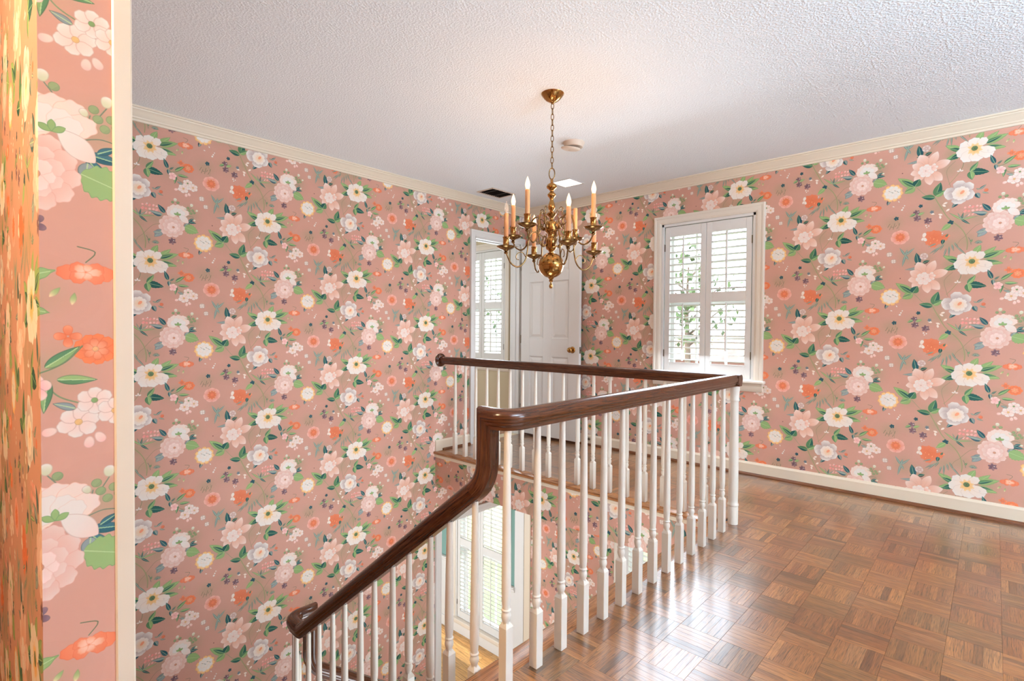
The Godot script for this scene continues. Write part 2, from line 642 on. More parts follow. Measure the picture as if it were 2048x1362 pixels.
func paint_motifs() -> void:
	var white := Color(0.90, 0.87, 0.83)
	var cream := Color(0.93, 0.85, 0.78)
	var outl := Color(0.66, 0.50, 0.44)
	var lg := Color(0.56, 0.66, 0.42)     # light green
	var mg := Color(0.33, 0.49, 0.33)     # middle green
	var dg := Color(0.14, 0.34, 0.30)     # dark green
	var tl := Color(0.13, 0.31, 0.34)     # dark teal
	var gb := Color(0.52, 0.56, 0.55)     # grey blue
	var ol := Color(0.64, 0.57, 0.45)     # olive haze
	var lp := Color(0.92, 0.81, 0.755)
	var orr := Color(0.85, 0.46, 0.31)
	var orl := Color(0.91, 0.60, 0.46)
	var yl := Color(0.93, 0.72, 0.42)
	var pu := Color(0.55, 0.42, 0.43)
	var dark := Color(0.22, 0.24, 0.22)
	# soft olive airbrush behind the sprays
	for h in [[Vector2(90, -10), 80, 50], [Vector2(-110, 10), 45, 50], [Vector2(-20, 100), 60, 50], [Vector2(-120, 110), 60, 70], [Vector2(-300, 180), 60, 60], [Vector2(-180, 260), 70, 60], [Vector2(-150, 340), 60, 50], [Vector2(-320, -60), 60, 70], [Vector2(-80, 460), 70, 70], [Vector2(-20, 560), 60, 60], [Vector2(-110, 580), 90, 50], [Vector2(30, 430), 70, 50], [Vector2(220, 380), 60, 60], [Vector2(-260, 370), 70, 50], [Vector2(130, 130), 70, 60], [Vector2(-400, -290), 60, 50], [Vector2(-235, -40), 60, 40]]:
		haze(h[0], h[1], h[2], ol, 0.55)
	# long winding stems
	stem([Vector2(-185, 276), Vector2(-170, 310), Vector2(-153, 344), Vector2(-131, 390), Vector2(-109, 423), Vector2(-57, 483), Vector2(-33, 531), Vector2(-24, 580), Vector2(-26, 620)], 5.0, Color(0.60, 0.60, 0.42))
	stem([Vector2(-33, 531), Vector2(0, 490), Vector2(24, 470), Vector2(60, 462)], 2.6, ol)
	stem([Vector2(-33, 535), Vector2(-60, 560), Vector2(-75, 590)], 2.0, ol)
	stem([Vector2(-90, 60), Vector2(-130, 110), Vector2(-120, 180), Vector2(-110, 215)], 2.6, ol, 0.8)
	stem([Vector2(-66, 128), Vector2(-95, 170), Vector2(-120, 200)], 2.6, Color(0.62, 0.62, 0.42), 0.7)
	stem([Vector2(-293, 180), Vector2(-270, 205), Vector2(-244, 238), Vector2(-215, 262), Vector2(-187, 276)], 2.6, Color(0.58, 0.60, 0.46))
	stem([Vector2(15, 84), Vector2(0, 110), Vector2(-18, 138)], 3.0, lg)
	stem([Vector2(-50, 78), Vector2(-54, 100), Vector2(-64, 122)], 2.0, mg, 0.7)
	# A: white poppy and its leaves
	for l in [[40, -20, -42, 92, 34, lg, lg], [50, -22, -18, 104, 40, lg, lg], [46, 2, 12, 98, 34, lg, lg], [-64, -4, -150, 88, 36, lg, lg], [-60, 22, 165, 82, 36, lg, mg], [10, -44, -62, 62, 36, lg, lg]]:
		lobe(Vector2(l[0], l[1]), l[2], l[3], l[4], 1, l[5], l[6], mg, 0.03)
	for l in [[48, -22, -20, 78, 21, dg, mg], [44, 2, 6, 78, 15, mg, dg], [-66, 0, -155, 56, 24, dg, mg], [-62, 22, 160, 54, 27, dg, dg]]:
		lobe(Vector2(l[0], l[1]), l[2], l[3], l[4], 1, l[5], l[6], dark)
	for l in [[-6, -4, -150, 72, 56], [2, -8, -100, 58, 60], [12, -8, -48, 62, 44], [-4, 4, 168, 84, 66], [-2, 6, 128, 84, 66], [4, 8, 84, 74, 66], [10, 4, 38, 92, 60], [14, 2, 20, 86, 40]]:
		lobe(Vector2(l[0], l[1]), l[2], l[3], l[4], 0, cream, white, outl, 0.055)
	for k in 16:
		var a := -150.0 + k * 21.0
		lobe(Vector2(0, 4), a, 30.0 if k % 2 else 38.0, 13, 0, yl.lerp(orl, 0.2), Color(0.93, 0.80, 0.60), Color(0.9, 0.75, 0.55))
	dot(Vector2(0, 0), 15, Color(0.42, 0.50, 0.34), Color(0.2, 0.28, 0.2))
	for k in 6:
		stem([Vector2(0, 0), Vector2.from_angle(k * TAU / 6.0) * 13.0], 1.4, Color(0.28, 0.36, 0.24), 0.7)
	# trio of leaves under it
	lobe(Vector2(-18, 138), 12, 90, 42, 1, dg, dg, dark, 0.03)
	lobe(Vector2(-18, 138), -54, 62, 26, 1, lg, mg, mg)
	lobe(Vector2(-18, 138), 80, 54, 36, 1, mg, lg, dark)
	for k in 3:
		lobe(Vector2(-66, 128), -165 + k * 75, 17, 9, 2, white, white, outl)
	# B: pink lily with a fluffy heart
	lobe(Vector2(-236, 22), 177, 98, 20, 1, gb, gb, Color(0.4, 0.48, 0.48))
	lobe(Vector2(-262, -4), -100, 76, 34, 1, tl, Color(0.18, 0.37, 0.36), dark)
	dot(Vector2(-235, -52), 22, Color(0.80, 0.70, 0.66))
	ring(Vector2(-235, -52), 5, 5, 16, 15, Color(0.78, 0.66, 0.62), white, outl)
	lobe(Vector2(-262, -4), 180, 22, 14, 1, dg, dg, dark)
	lobe(Vector2(-240, -8), -25, 38, 20, 1, Color(0.30, 0.28, 0.26), dg, dark)
	for l in [[-112, 100, 64], [-66, 106, 50], [-18, 106, 56], [48, 98, 54], [82, 90, 50], [138, 80, 52], [172, 78, 50], [-150, 80, 54]]:
		lobe(Vector2(-226, 86) + Vector2.from_angle(deg_to_rad(l[0])) * 12.0, l[0], l[1], l[2], 2, Color(0.88, 0.66, 0.56), lp.lerp(white, 0.25), outl, 0.0, 0.2)
	for k in 7:
		var a := k * 51.0 + 20
		lobe(Vector2(-234, 92) + Vector2.from_angle(deg_to_rad(a)) * 8.0, a, 34, 30, 0, lp, white, Color(0.86, 0.70, 0.64), 0.06)
	for k in 3:
		lobe(Vector2(-205, 80), -60 + k * 50, 32, 20, 0, Color(0.93, 0.74, 0.66), white, outl, 0.05)
	ring(Vector2(-236, 92), 6, 3, 22, 18, lp, white, Color(0.84, 0.72, 0.66), 12, 0.06)
	# grey plant with little balls
	for l in [[-120, 62], [-44, 66], [102, 74], [-75, 40], [60, 34]]:
		lobe(Vector2(-333, -66), l[0], l[1], 13, 1, gb, Color(0.46, 0.55, 0.53), Color(0.35, 0.45, 0.45))
	for b in [[-420, -80, 17], [-396, -32, 15]]:
		dot(Vector2(b[0], b[1]), b[2], Color(0.78, 0.68, 0.62))
		ring(Vector2(b[0], b[1]), 4, 2, b[2] * 0.8, b[2] * 0.7, white, Color(0.85, 0.78, 0.72), outl, 40)
	# C: white and yellow chrysanthemum with leaves
	for l in [[-293, 182, -142, 112, 46, lg, lg], [-290, 188, 150, 62, 46, lg, lg], [-290, 182, -60, 50, 46, mg, dg]]:
		lobe(Vector2(l[0], l[1]), l[2], l[3], l[4], 1, l[5], l[6], mg)
	lobe(Vector2(-293, 182), -142, 84, 24, 1, dg, mg, dark)
	lobe(Vector2(-296, 190), 160, 50, 8, 1, dg, mg, dark)
	lobe(Vector2(-425, 252), 110, 34, 20, 1, Color(0.24, 0.30, 0.34), gb, dark)
	ring(Vector2(-409, 206), 11, 10, 48, 30, cream, yl, Color(0.88, 0.62, 0.34), 8, 0.07)
	ring(Vector2(-409, 204), 9, 6, 40, 27, white, white, Color(0.84, 0.74, 0.62), 20, 0.06)
	ring(Vector2(-411, 202), 5, 2, 26, 22, white, cream, Color(0.78, 0.72, 0.64), 0, 0.05)
	for k in 4:
		stem([Vector2(-430 + k * 15, 190 + (k % 2) * 8), Vector2(-420 + k * 15, 196 + (k % 2) * 10)], 1.8, Color(0.38, 0.42, 0.36), 0.8)
	# D: camellia with greyish petals
	for l in [[-183, 262, -74, 86, 44, dg, mg], [-183, 264, -32, 56, 32, lg, mg], [-186, 272, -168, 70, 34, mg, dg]]:
		lobe(Vector2(l[0], l[1]), l[2], l[3], l[4], 1, l[5], l[6], mg)
	lobe(Vector2(-70, 312), 130, 50, 24, 1, gb, tl, dark)
	lobe(Vector2(12, 276), 65, 38, 26, 1, tl, gb, dark)
	for l in [[-90, 68, 62], [-38, 70, 58], [24, 66, 64], [92, 60, 70], [190, 66, 66], [165, 60, 50]]:
		lobe(Vector2(-68, 262) + Vector2.from_angle(deg_to_rad(l[0])) * 10.0, l[0], l[1], l[2], 0, Color(0.74, 0.66, 0.63), white, outl, 0.04)
		lobe(Vector2(-68, 262) + Vector2.from_angle(deg_to_rad(l[0])) * 24.0, l[0], l[1] * 0.50, l[2] * 0.56, 0, Color(0.74, 0.67, 0.64), Color(0.80, 0.745, 0.715), Color(0.84, 0.79, 0.76))
	ring(Vector2(-60, 266), 8, 8, 36, 32, cream, white, Color(0.85, 0.72, 0.62), 10, 0.07)
	ring(Vector2(-58, 266), 6, 2, 26, 22, Color(0.92, 0.80, 0.66), cream, Color(0.88, 0.74, 0.62), 35, 0.07)
	lobe(Vector2(-62, 270), -50, 26, 16, 0, orl, Color(0.92, 0.62, 0.46), orl)
	lobe(Vector2(26, 256), -38, 40, 13, 1, gb, Color(0.35, 0.42, 0.44), dark)
	lobe(Vector2(26, 256), -150, 18, 8, 1, gb, gb, dark)
	dot(Vector2(58, 266), 10, Color(0.86, 0.46, 0.32))
	lobe(Vector2(40, 276), 20, 32, 9, 1, gb, gb, dark)
	# buds along the stem, small purple flowers, blue florets
	for b in [[-146, 320, -20], [-150, 322, 40], [-169, 380, 20], [-160, 388, 80], [-131, 369, -40], [-185, 378, 200]]:
		lobe(Vector2(b[0], b[1]), b[2], 24, 13, 2, cream, white, outl)
	for f in [[-279, 355, 17], [-274, 393, 19], [-219, 416, 20], [117, 562, 20]]:
		ring(Vector2(f[0], f[1]), 6, 2, f[2], f[2] * 0.62, Color(0.42, 0.31, 0.34), pu, Color(0.40, 0.31, 0.32), f[2])
		lobe(Vector2(f[0], f[1] + 4), 70, 15, 12, 0, pu, Color(0.62, 0.48, 0.47), pu)
		dot(Vector2(f[0] + 8, f[1] - 3), 3.2, white)
	lobe(Vector2(-270, 370), -20, 34, 16, 1, lg, lg, mg)
	lobe(Vector2(-285, 360), 150, 34, 16, 1, lg, mg, mg)
	for f in [[-258, 315, 11], [-385, -316, 13], [-106, 442, 15], [-200, 362, 10]]:
		var fc: Color = tl if f[0] != -200 else Color(0.45, 0.50, 0.52)
		ring(Vector2(f[0], f[1]), 5, 1, f[2], f[2] * 0.8, fc, fc.lightened(0.08), dark, f[2] * 3.0)
	lobe(Vector2(-106, 450), 140, 60, 30, 1, lg, lg, lg)
	for d in [[-349, 313, 5], [-356, 326, 6], [-342, 300, 4], [-228, 446, 5], [-214, 450, 4], [-224, 458, 4], [-146, 505, 4], [-160, 500, 4], [-15, 350, 4]]:
		dot(Vector2(d[0], d[1]), d[2], white)
	for k in 7:
		stem([Vector2(-420 + k * 9, -285 + (k % 3) * 12), Vector2(-432 + k * 10, -262 + (k % 2) * 16)], 2.2, Color(0.42, 0.44, 0.32), 0.7)
	stem([Vector2(-385, -316), Vector2(-372, -275), Vector2(-372, -230)], 1.8, ol)
	# pink phlox, thin leaved sprig
	for k in 22:
		var c := Vector2(-40 + (k * 37) % 92, 338 + (k * 23) % 70)
		if (c - Vector2(5, 370)).length() < 50:
			dot(c, 5.0 + k % 3, Color(0.90, 0.58, 0.54).lerp(lp, (k % 4) * 0.22), Color(0.84, 0.5, 0.46))
	for l in [[-140, 78, 10, lg], [-78, 44, 9, tl], [-8, 78, 9, lg], [40, 54, 12, tl], [-112, 48, 7, gb], [-40, 50, 7, gb]]:
		lobe(Vector2(-55, 429), l[0], l[1], l[2], 1, l[3], l[3], dark)
	# E: the two peonies
	for l in [[60, 410, 195, 56, 26, tl], [78, 392, -128, 60, 26, tl], [66, 404, -170, 76, 18, gb], [88, 388, -60, 26, 12, tl], [196, 424, 8, 56, 20, tl], [194, 432, 50, 64, 20, tl], [210, 420, -30, 34, 14, tl], [62, 500, 130, 62, 40, gb], [50, 515, 175, 34, 24, gb], [196, 440, 95, 40, 26, gb]]:
		lobe(Vector2(l[0], l[1]), l[2], l[3], l[4], 1, l[5], l[5].lightened(0.10), dark)
	lobe(Vector2(186, 462), 20, 82, 62, 1, lg, lg, mg, 0.06)
	for b in [[136, 312], [225, 331], [200, 352], [236, 395]]:
		stem([Vector2(b[0], b[1]), Vector2(lerpf(b[0], 190, 0.5), lerpf(b[1], 390, 0.5)), Vector2(184, 402)], 2.0, Color(0.45, 0.52, 0.42), 0.7)
	ring(Vector2(115, 468), 11, 26, 46, 38, Color(0.88, 0.69, 0.62), lp.darkened(0.03), Color(0.84, 0.56, 0.48), 5, 0.05, 1.0)
	ring(Vector2(115, 468), 9, 10, 40, 32, Color(0.88, 0.72, 0.66), lp.darkened(0.02), Color(0.84, 0.60, 0.54), 25, 0.05)
	ring(Vector2(120, 474), 7, 2, 30, 25, lp, Color(0.95, 0.84, 0.80), Color(0.85, 0.64, 0.58), 10, 0.05)
	dot(Vector2(124, 474), 7, Color(0.82, 0.58, 0.46))
	for l in [[-175, 60, 52], [-150, 62, 48], [-120, 60, 46], [-85, 58, 46], [-50, 64, 44], [-15, 66, 42], [170, 48, 40]]:
		lobe(Vector2(146, 386), l[0], l[1], l[2], 0, cream, lp.lerp(white, 0.3), Color(0.88, 0.60, 0.50), 0.06)
	for l in [[-160, 42, 36], [-110, 44, 34], [-60, 42, 34], [-20, 46, 34]]:
		lobe(Vector2(146, 390), l[0], l[1], l[2], 0, white, white, Color(0.86, 0.70, 0.62), 0.05)
	lobe(Vector2(152, 388), 42, 74, 40, 2, white, lp, outl)
	for a in [-150, -90, -30]:
		lobe(Vector2(146, 396), a, 22, 12, 2, lg, lg, mg)
	for b in [[136, 302, -90, 22], [225, 321, -80, 22], [197, 346, -120, 16], [236, 400, 20, 14], [250, 345, -40, 16]]:
		lobe(Vector2(b[0] - 2, b[1] + 10), b[2], b[3], b[3] * 0.85, 0, Color(0.8, 0.8, 0.66), white, outl)
	for b in [[150, 316], [120, 318], [212, 356], [232, 352], [222, 372], [240, 366], [206, 340]]:
		dot(Vector2(b[0], b[1]), 8, Color(0.55, 0.60, 0.42), Color(0.32, 0.40, 0.28))
	# F: orange eye with pink petals
	ring(Vector2(-363, -189), 7, 16, 36, 42, Color(0.88, 0.58, 0.50), Color(0.90, 0.70, 0.64), Color(0.84, 0.50, 0.42), 14, 0.03, 0.92)
	ring(Vector2(-363, -189), 8, 4, 24, 18, orr, orr.lightened(0.06), Color(0.8, 0.36, 0.2), 0, 0.08)
	dot(Vector2(-362, -190), 11, Color(0.90, 0.50, 0.34), Color(0.8, 0.36, 0.22))
	for k in 10:
		dot(Vector2(-363, -189) + Vector2.from_angle(k * 0.628) * 25.0, 2.2, Color(0.95, 0.80, 0.55), orl)
	# G: orange carnation with a long side bud, white moth, grey ferny leaves
	for l in [[-140, 60, 44], [-100, 50, 44], [-60, 48, 40], [180, 52, 44], [140, 56, 44], [100, 62, 44], [60, 48, 40], [10, 66, 34]]:
		lobe(Vector2(-183, 530), l[0], l[1], l[2], 0, orr, Color(0.87, 0.50, 0.36), Color(0.80, 0.40, 0.28), 0.09)
	lobe(Vector2(-150, 526), -4, 44, 24, 2, orr, orl, Color(0.8, 0.36, 0.22))
	lobe(Vector2(-128, 530), -60, 22, 10, 1, dg, dg, dark)
	lobe(Vector2(-140, 544), 100, 32, 20, 1, tl, dg, dark)
	for k in 9:
		dot(Vector2(-205 + (k * 17) % 50, 528 + (k * 11) % 36), 2.2, Color(0.95, 0.66, 0.46), orr)
	for l in [[-75, 30, 20], [60, 30, 18], [110, 22, 14]]:
		lobe(Vector2(-240, 520), l[0], l[1], l[2], 0, cream, white, outl)
	for k in 9:
		var c := Vector2(-176 + k * 13.0, 586 + (k * 29) % 40 - 20)
		lobe(c, 155 - k * 13.0, 44 + (k % 3) * 12, 9, 1, gb.darkened(0.12 if k % 2 else 0.0), Color(0.42, 0.45, 0.44), Color(0.34, 0.38, 0.38))
	# H: orange tulip seen from the side, I: orange zinnia on its branch, J: white blossom
	for l in [[180, 56, 34], [0, 52, 36], [-150, 44, 30], [150, 44, 30], [30, 44, 30], [-30, 44, 30]]:
		lobe(Vector2(194, -52), l[0], l[1] * (0.78 if absf(l[0] - 90) == 90 else 0.62), l[2] * 0.8, 0, Color(0.89, 0.53, 0.39), Color(0.88, 0.47, 0.32), Color(0.82, 0.40, 0.27), 0.05)
	ring(Vector2(192, -54), 5, 2, 22, 14, Color(0.95, 0.76, 0.66), orl, Color(0.9, 0.5, 0.36), 0, 0.06, 0.6)
	stem([Vector2(192, -72), Vector2(206, -92), Vector2(180, -100)], 1.8, Color(0.45, 0.48, 0.36), 0.8)
	for b in [[172, -8, 100], [152, -16, 130]]:
		lobe(Vector2(b[0] + 4, b[1] - 8), b[2], 24, 10, 2, lg, yl.lightened(0.4), outl)
	ring(Vector2(206, 88), 9, 8, 26, 20, orr, Color(0.94, 0.50, 0.30), Color(0.80, 0.36, 0.2), 0, 0.05, 0.85)
	ring(Vector2(206, 88), 6, 3, 18, 13, orl, orr, Color(0.8, 0.36, 0.2), 20, 0.05)
	dot(Vector2(206, 88), 5, Color(0.9, 0.66, 0.46))
	ring(Vector2(166, 64), 4, 2, 18, 14, orr, orl, Color(0.8, 0.36, 0.2))
	stem([Vector2(186, 82), Vector2(160, 112), Vector2(120, 130), Vector2(95, 118)], 2.6, Color(0.48, 0.55, 0.40))
	stem([Vector2(124, 132), Vector2(150, 170), Vector2(180, 186)], 2.4, Color(0.48, 0.55, 0.40))
	for l in [[134, 120, -38, 62, 19, lg, mg], [150, 142, 3, 58, 18, mg, lg], [138, 142, 96, 60, 18, lg, mg], [94, 112, -110, 60, 23, tl, Color(0.2, 0.38, 0.38)], [96, 118, 80, 38, 18, tl, gb], [104, 118, -40, 30, 9, tl, tl]]:
		lobe(Vector2(l[0], l[1]), l[2], l[3], l[4], 1, l[5], l[6], dark)
	for a in [-140, -80, -20, 60, 130]:
		lobe(Vector2(120, 156), a, 24, 20, 0, Color(0.93, 0.70, 0.68), lp, outl)
	for f in [[180, 222, 34], [204, 184, 30], [234, 206, 30]]:
		ring(Vector2(f[0], f[1]), 6, 4, f[2] * 0.86, f[2] * 0.72, lp, white, outl, f[2] * 3.0, 0.03, 0.85)
		dot(Vector2(f[0], f[1]), f[2] * 0.17, Color(0.88, 0.70, 0.46) if f[2] > 31 or f[0] > 220 else Color(0.5, 0.6, 0.38))
	for b in [[150, 232, 165], [196, 250, 95], [206, 244, 60]]:
		lobe(Vector2(b[0], b[1]), b[2], 22, 16, 0, lp, Color(0.92, 0.72, 0.68), outl)
	lobe(Vector2(176, 196), -160, 34, 14, 1, gb, gb, dark)
	# odds and ends
	for k in 7:
		lobe(Vector2(28, 586), -160 + k * 24, 22, 7, 1, Color(0.36, 0.46, 0.46), gb, dark)
	stem([Vector2(-6, 590), Vector2(-12, 560), Vector2(-20, 545)], 2.0, Color(0.42, 0.48, 0.44))
	lobe(Vector2(-10, 575), -60, 20, 9, 1, mg, mg, dark)
	dot(Vector2(-358, 84), 3.4, Color(0.45, 0.3, 0.28))
	for p in [[-395, -395, 200], [-370, -420, 240], [60, 20, 80]]:
		lobe(Vector2(p[0], p[1]), p[2], 14, 7, 2, white, white, outl)


# ---------------------------------------------------------------- room shell
# A wall with thickness and openings. axis 2: the wall lies in z = at (u is x); axis 0: in x = at (u is z). back: +1 or -1, the side its thickness goes to.
# origin: where the poppy of the wallpaper sits (u, y); flip: whether u runs leftwards for someone in the room.
func wall(called: String, label: String, axis: int, at: float, back: float, thick: float, u0: float, u1: float, y0: float, y1: float, holes: Array, front: Material, rear: Material, origin := Vector2(), flip := false) -> MeshInstance3D:
	var us := [u0, u1]
	var ys := [y0, y1]
	for h in holes:
		us.append_array([h[0], h[1]])
		ys.append_array([h[2], h[3]])
	us.sort()
	ys.sort()
	var kf := Kit.new()
	var kb := Kit.new()
	var P := func(u: float, y: float, d: float) -> Vector3:
		return Vector3(u, y, at + back * d) if axis == 2 else Vector3(at + back * d, y, u)
	var UV := func(u: float, y: float) -> Vector2:
		var du := (origin.x - u) if flip else (u - origin.x)
		return Vector2((du + 0.350) / (2.0 * REP_W), (origin.y - y + 0.200) / REP_H)
	var nf: Vector3 = P.call(0, 0, -1.0) - P.call(0, 0, 0.0)
	for i in us.size() - 1:
		for j in ys.size() - 1:
			if us[i + 1] - us[i] < 1e-4 or ys[j + 1] - ys[j] < 1e-4:
				continue
			var cu: float = (us[i] + us[i + 1]) * 0.5
			var cy: float = (ys[j] + ys[j + 1]) * 0.5
			var open := false
			for h in holes:
				if cu > h[0] and cu < h[1] and cy > h[2] and cy < h[3]:
					open = true
			if open:
				continue
			var q := [[us[i], ys[j]], [us[i + 1], ys[j]], [us[i + 1], ys[j + 1]], [us[i], ys[j + 1]]]
			var uvs := []
			for c in q: uvs.append(UV.call(c[0], c[1]))
			kf.quad(P.call(q[0][0], q[0][1], 0.0), P.call(q[1][0], q[1][1], 0.0), P.call(q[2][0], q[2][1], 0.0), P.call(q[3][0], q[3][1], 0.0), nf, uvs)
			kb.quad(P.call(q[0][0], q[0][1], thick), P.call(q[1][0], q[1][1], thick), P.call(q[2][0], q[2][1], thick), P.call(q[3][0], q[3][1], thick), -nf)
	var rects := [[u0, u1, y0, y1]]
	rects.append_array(holes)
	for k in rects.size():
		var h: Array = rects[k]
		var s := 1.0 if k == 0 else -1.0
		var along: Vector3 = (P.call(1, 0, 0.0) - P.call(0, 0, 0.0)) * s
		kb.quad(P.call(h[0], h[2], 0.0), P.call(h[0], h[3], 0.0), P.call(h[0], h[3], thick), P.call(h[0], h[2], thick), -along)
		kb.quad(P.call(h[1], h[2], 0.0), P.call(h[1], h[3], 0.0), P.call(h[1], h[3], thick), P.call(h[1], h[2], thick), along)
		kb.quad(P.call(h[0], h[3], 0.0), P.call(h[1], h[3], 0.0), P.call(h[1], h[3], thick), P.call(h[0], h[3], thick), Vector3.UP * s)
		kb.quad(P.call(h[0], h[2], 0.0), P.call(h[1], h[2], 0.0), P.call(h[1], h[2], thick), P.call(h[0], h[2], thick), Vector3.DOWN * s)
	var o := MeshInstance3D.new()
	o.name = called
	o.mesh = kb.mesh(kf.mesh())
	o.set_surface_override_material(0, front)
	o.set_surface_override_material(1, rear)
	add_child(o)
	tag(o, label, "wall", "structure")
	return o


func slab(called: String, label: String, category: String, lo: Vector3, hi: Vector3, m: Material, parent: Node = self) -> MeshInstance3D:
	var k := Kit.new()
	k.box(lo, hi, 0.0)
	var o := part(called, k, m, parent)
	if parent == self:
		tag(o, label, category, "structure")
	return o


const DOOR_HOLE := [-4.245, -3.57, 0.0, 2.055]
const LOW_HOLE := [-4.35, -3.15, LOW, -0.70]
const WIN := [-2.165, -1.405, 0.748, 2.05]          # opening of the hall window
const WIN_SHIFT := -2.692                          # the bedroom window is the same, further along


func build_shell() -> void:
	var wp: Material = mats.wallpaper
	var pw: Material = mats.plain_wall
	var ww: Material = mats.white_wall
	# upper storey
	wall("wall_back", "pink floral papered wall with the shuttered window beside the open door", 2, WALL_Z, -1, 0.16, WALL_X, 3.6, -0.31, CEIL, [WIN], wp, ww, Vector2(-0.114, 2.271))
	wall("wall_left", "tall pink floral papered wall running down the open stairwell", 0, WALL_X, -1, 0.126, -4.35, 3.2, LOW, CEIL, [DOOR_HOLE, LOW_HOLE], wp, pw, Vector2(-0.857, 2.2333), true)
	wall("wall_right", "papered side wall of the hall beyond the picture", 0, 3.6, 1, 0.14, -4.316, 3.2, -0.31, CEIL, [[-4.0, -2.0, 0.6, 2.1]], wp, ww, Vector2(0, 2.27))
	wall("wall_front", "papered wall of the hall behind the camera", 2, 3.2, 1, 0.14, -3.93, 3.74, -0.31, CEIL, [[0.9, 3.3, 0.65, 2.1]], wp, ww, Vector2(0, 2.27), true)
	wall("unseen_passage_wall", "unseen papered wall right of the camera, placed to block the rear window light", 0, 0.70, 1, 0.12, -0.20, 3.2, -0.31, CEIL, [], wp, wp, Vector2(0, 2.27))  # out of view, placed to keep rear window light off the stair wall end
	# the wall between the stairs and the hall: its papered end stands close to the camera
	var ke := Kit.new()
	var zb := -0.114
	var zf := -0.246
	var UVx := func(z: float, y: float) -> Vector2:
		return Vector2((0.150 - 0.1355 - z + 0.350) / (2.0 * REP_W), (0.374 + 1.496 - y + 0.200) / REP_H)
	ke.quad(Vector3(-1.235, LOW, zb), Vector3(-1.235, LOW, zf), Vector3(-1.235, CEIL, zf), Vector3(-1.235, CEIL, zb), Vector3.RIGHT, [UVx.call(zb, LOW), UVx.call(zf, LOW), UVx.call(zf, CEIL), UVx.call(zb, CEIL)])
	var UVz := func(x: float, y: float) -> Vector2:
		return Vector2((0.1285 + x + 1.235 + 0.350) / (2.0 * REP_W), (0.374 + 1.496 - y + 0.200) / REP_H)
	ke.quad(Vector3(WALL_X, LOW, zb), Vector3(-1.235, LOW, zb), Vector3(-1.235, CEIL, zb), Vector3(WALL_X, CEIL, zb), Vector3.BACK, [UVz.call(WALL_X, LOW), UVz.call(-1.235, LOW), UVz.call(-1.235, CEIL), UVz.call(WALL_X, CEIL)])
	ke.quad(Vector3(WALL_X, LOW, zf), Vector3(-1.235, LOW, zf), Vector3(-1.235, CEIL, zf), Vector3(WALL_X, CEIL, zf), Vector3.FORWARD, [UVz.call(WALL_X, LOW), UVz.call(-1.235, LOW), UVz.call(-1.235, CEIL), UVz.call(WALL_X, CEIL)])
	tag(part("wall_stair", ke, wp), "papered end of the stair wall standing close by the camera", "wall", "structure")
	slab("ceiling", "white textured ceiling over the stair hall", "ceiling", Vector3(WALL_X - 0.126, CEIL, -4.476), Vector3(3.74, CEIL + 0.12, 3.34), mats.ceiling_paint)
	# bedroom beyond the open door
	wall("wall_bedroom", "cream bedroom wall round the shuttered window beyond the open door", 2, WALL_Z, -1, 0.16, -6.7, WALL_X - 0.126, -0.31, CEIL, [[WIN[0] + WIN_SHIFT, WIN[1] + WIN_SHIFT, WIN[2], WIN[3]]], pw, ww)
	wall("wall_bedroom_side", "cream side wall of the bedroom", 0, -6.7, -1, 0.12, -4.476, -1.7, -0.31, CEIL, [], pw, ww)
	wall("wall_bedroom_end", "cream end wall of the bedroom", 2, -1.7, 1, 0.12, -6.82, WALL_X - 0.126, -0.31, CEIL, [], pw, ww)
	slab("ceiling_bedroom", "white bedroom ceiling beyond the open door", "ceiling", Vector3(-6.82, CEIL, -4.476), Vector3(WALL_X - 0.126, CEIL + 0.12, -1.58), mats.white_wall)
	slab("floor_bedroom", "wooden bedroom floor beyond the open door", "floor", Vector3(-6.82, -0.31, -4.476), Vector3(WALL_X - 0.126, 0.0, -1.58), mats.board_oak)
	# storey below
	wall("wall_lower_back", "pink floral papered wall of the lower hall seen under the landing", 2, LOW_Z, -1, 0.16, WALL_X, 1.2, LOW, -0.31, [[-2.56, -1.70, LOW + 0.28, -0.62]], wp, ww, Vector2(-3.13, -1.183))
	wall("wall_lower_side", "white side wall of the lower hall under the landing", 0, -0.30, 1, 0.12, LOW_Z, -0.2, LOW, -0.31, [], ww, ww)
	wall("wall_dining", "teal dining room wall above white panelling with a tall shuttered window", 2, LOW_Z, -1, 0.16, -7.0, WALL_X - 0.126, LOW, -0.31, [[-4.93, -4.09, LOW + 0.19, -0.78]], mats.teal_wall, ww)
	wall("wall_dining_side", "teal side wall of the dining room", 0, -7.0, -1, 0.12, LOW_Z - 0.16, -1.5, LOW, -0.31, [], mats.teal_wall, ww)
	wall("wall_dining_end", "teal end wall of the dining room", 2, -1.5, 1, 0.12, -7.12, WALL_X - 0.126, LOW, -0.31, [], mats.teal_wall, ww)
	slab("floor_lower", "honey coloured oak floor of the storey below", "floor", Vector3(-7.12, LOW - 0.2, LOW_Z - 0.16), Vector3(-0.18, LOW - 0.02, -0.114), mats.subfloor)
	var fl := get_node("floor_lower")
	# oak boards, running along the window wall; those in sight are single boards
	var rng := RandomNumberGenerator.new()
	rng.seed = 11
	var z := LOW_Z
	var row := 0
	while z < -1.6:
		var x := -6.95 - rng.randf() * 0.5
		while x < -0.3:
			var L := 0.7 + rng.randf() * 0.7
			var k := Kit.new()
			k.tint = Color(0.76, 0.58, 0.35).lerp(Color(0.84, 0.68, 0.46), rng.randf()).srgb_to_linear() * 1.4
			k.box(Vector3(maxf(x, -7.0) + 0.0006, LOW - 0.02, z + 0.0006), Vector3(minf(x + L, -0.3) - 0.0006, LOW, z + 0.0754), 0.001, Vector2(rng.randf() * 3.0, rng.randf() * 3.0))
			if z < -3.3 and x < -3.9 and x > -6.2:
				part("floor_board", k, mats.lower_oak, fl)
			x += L
		z += 0.076
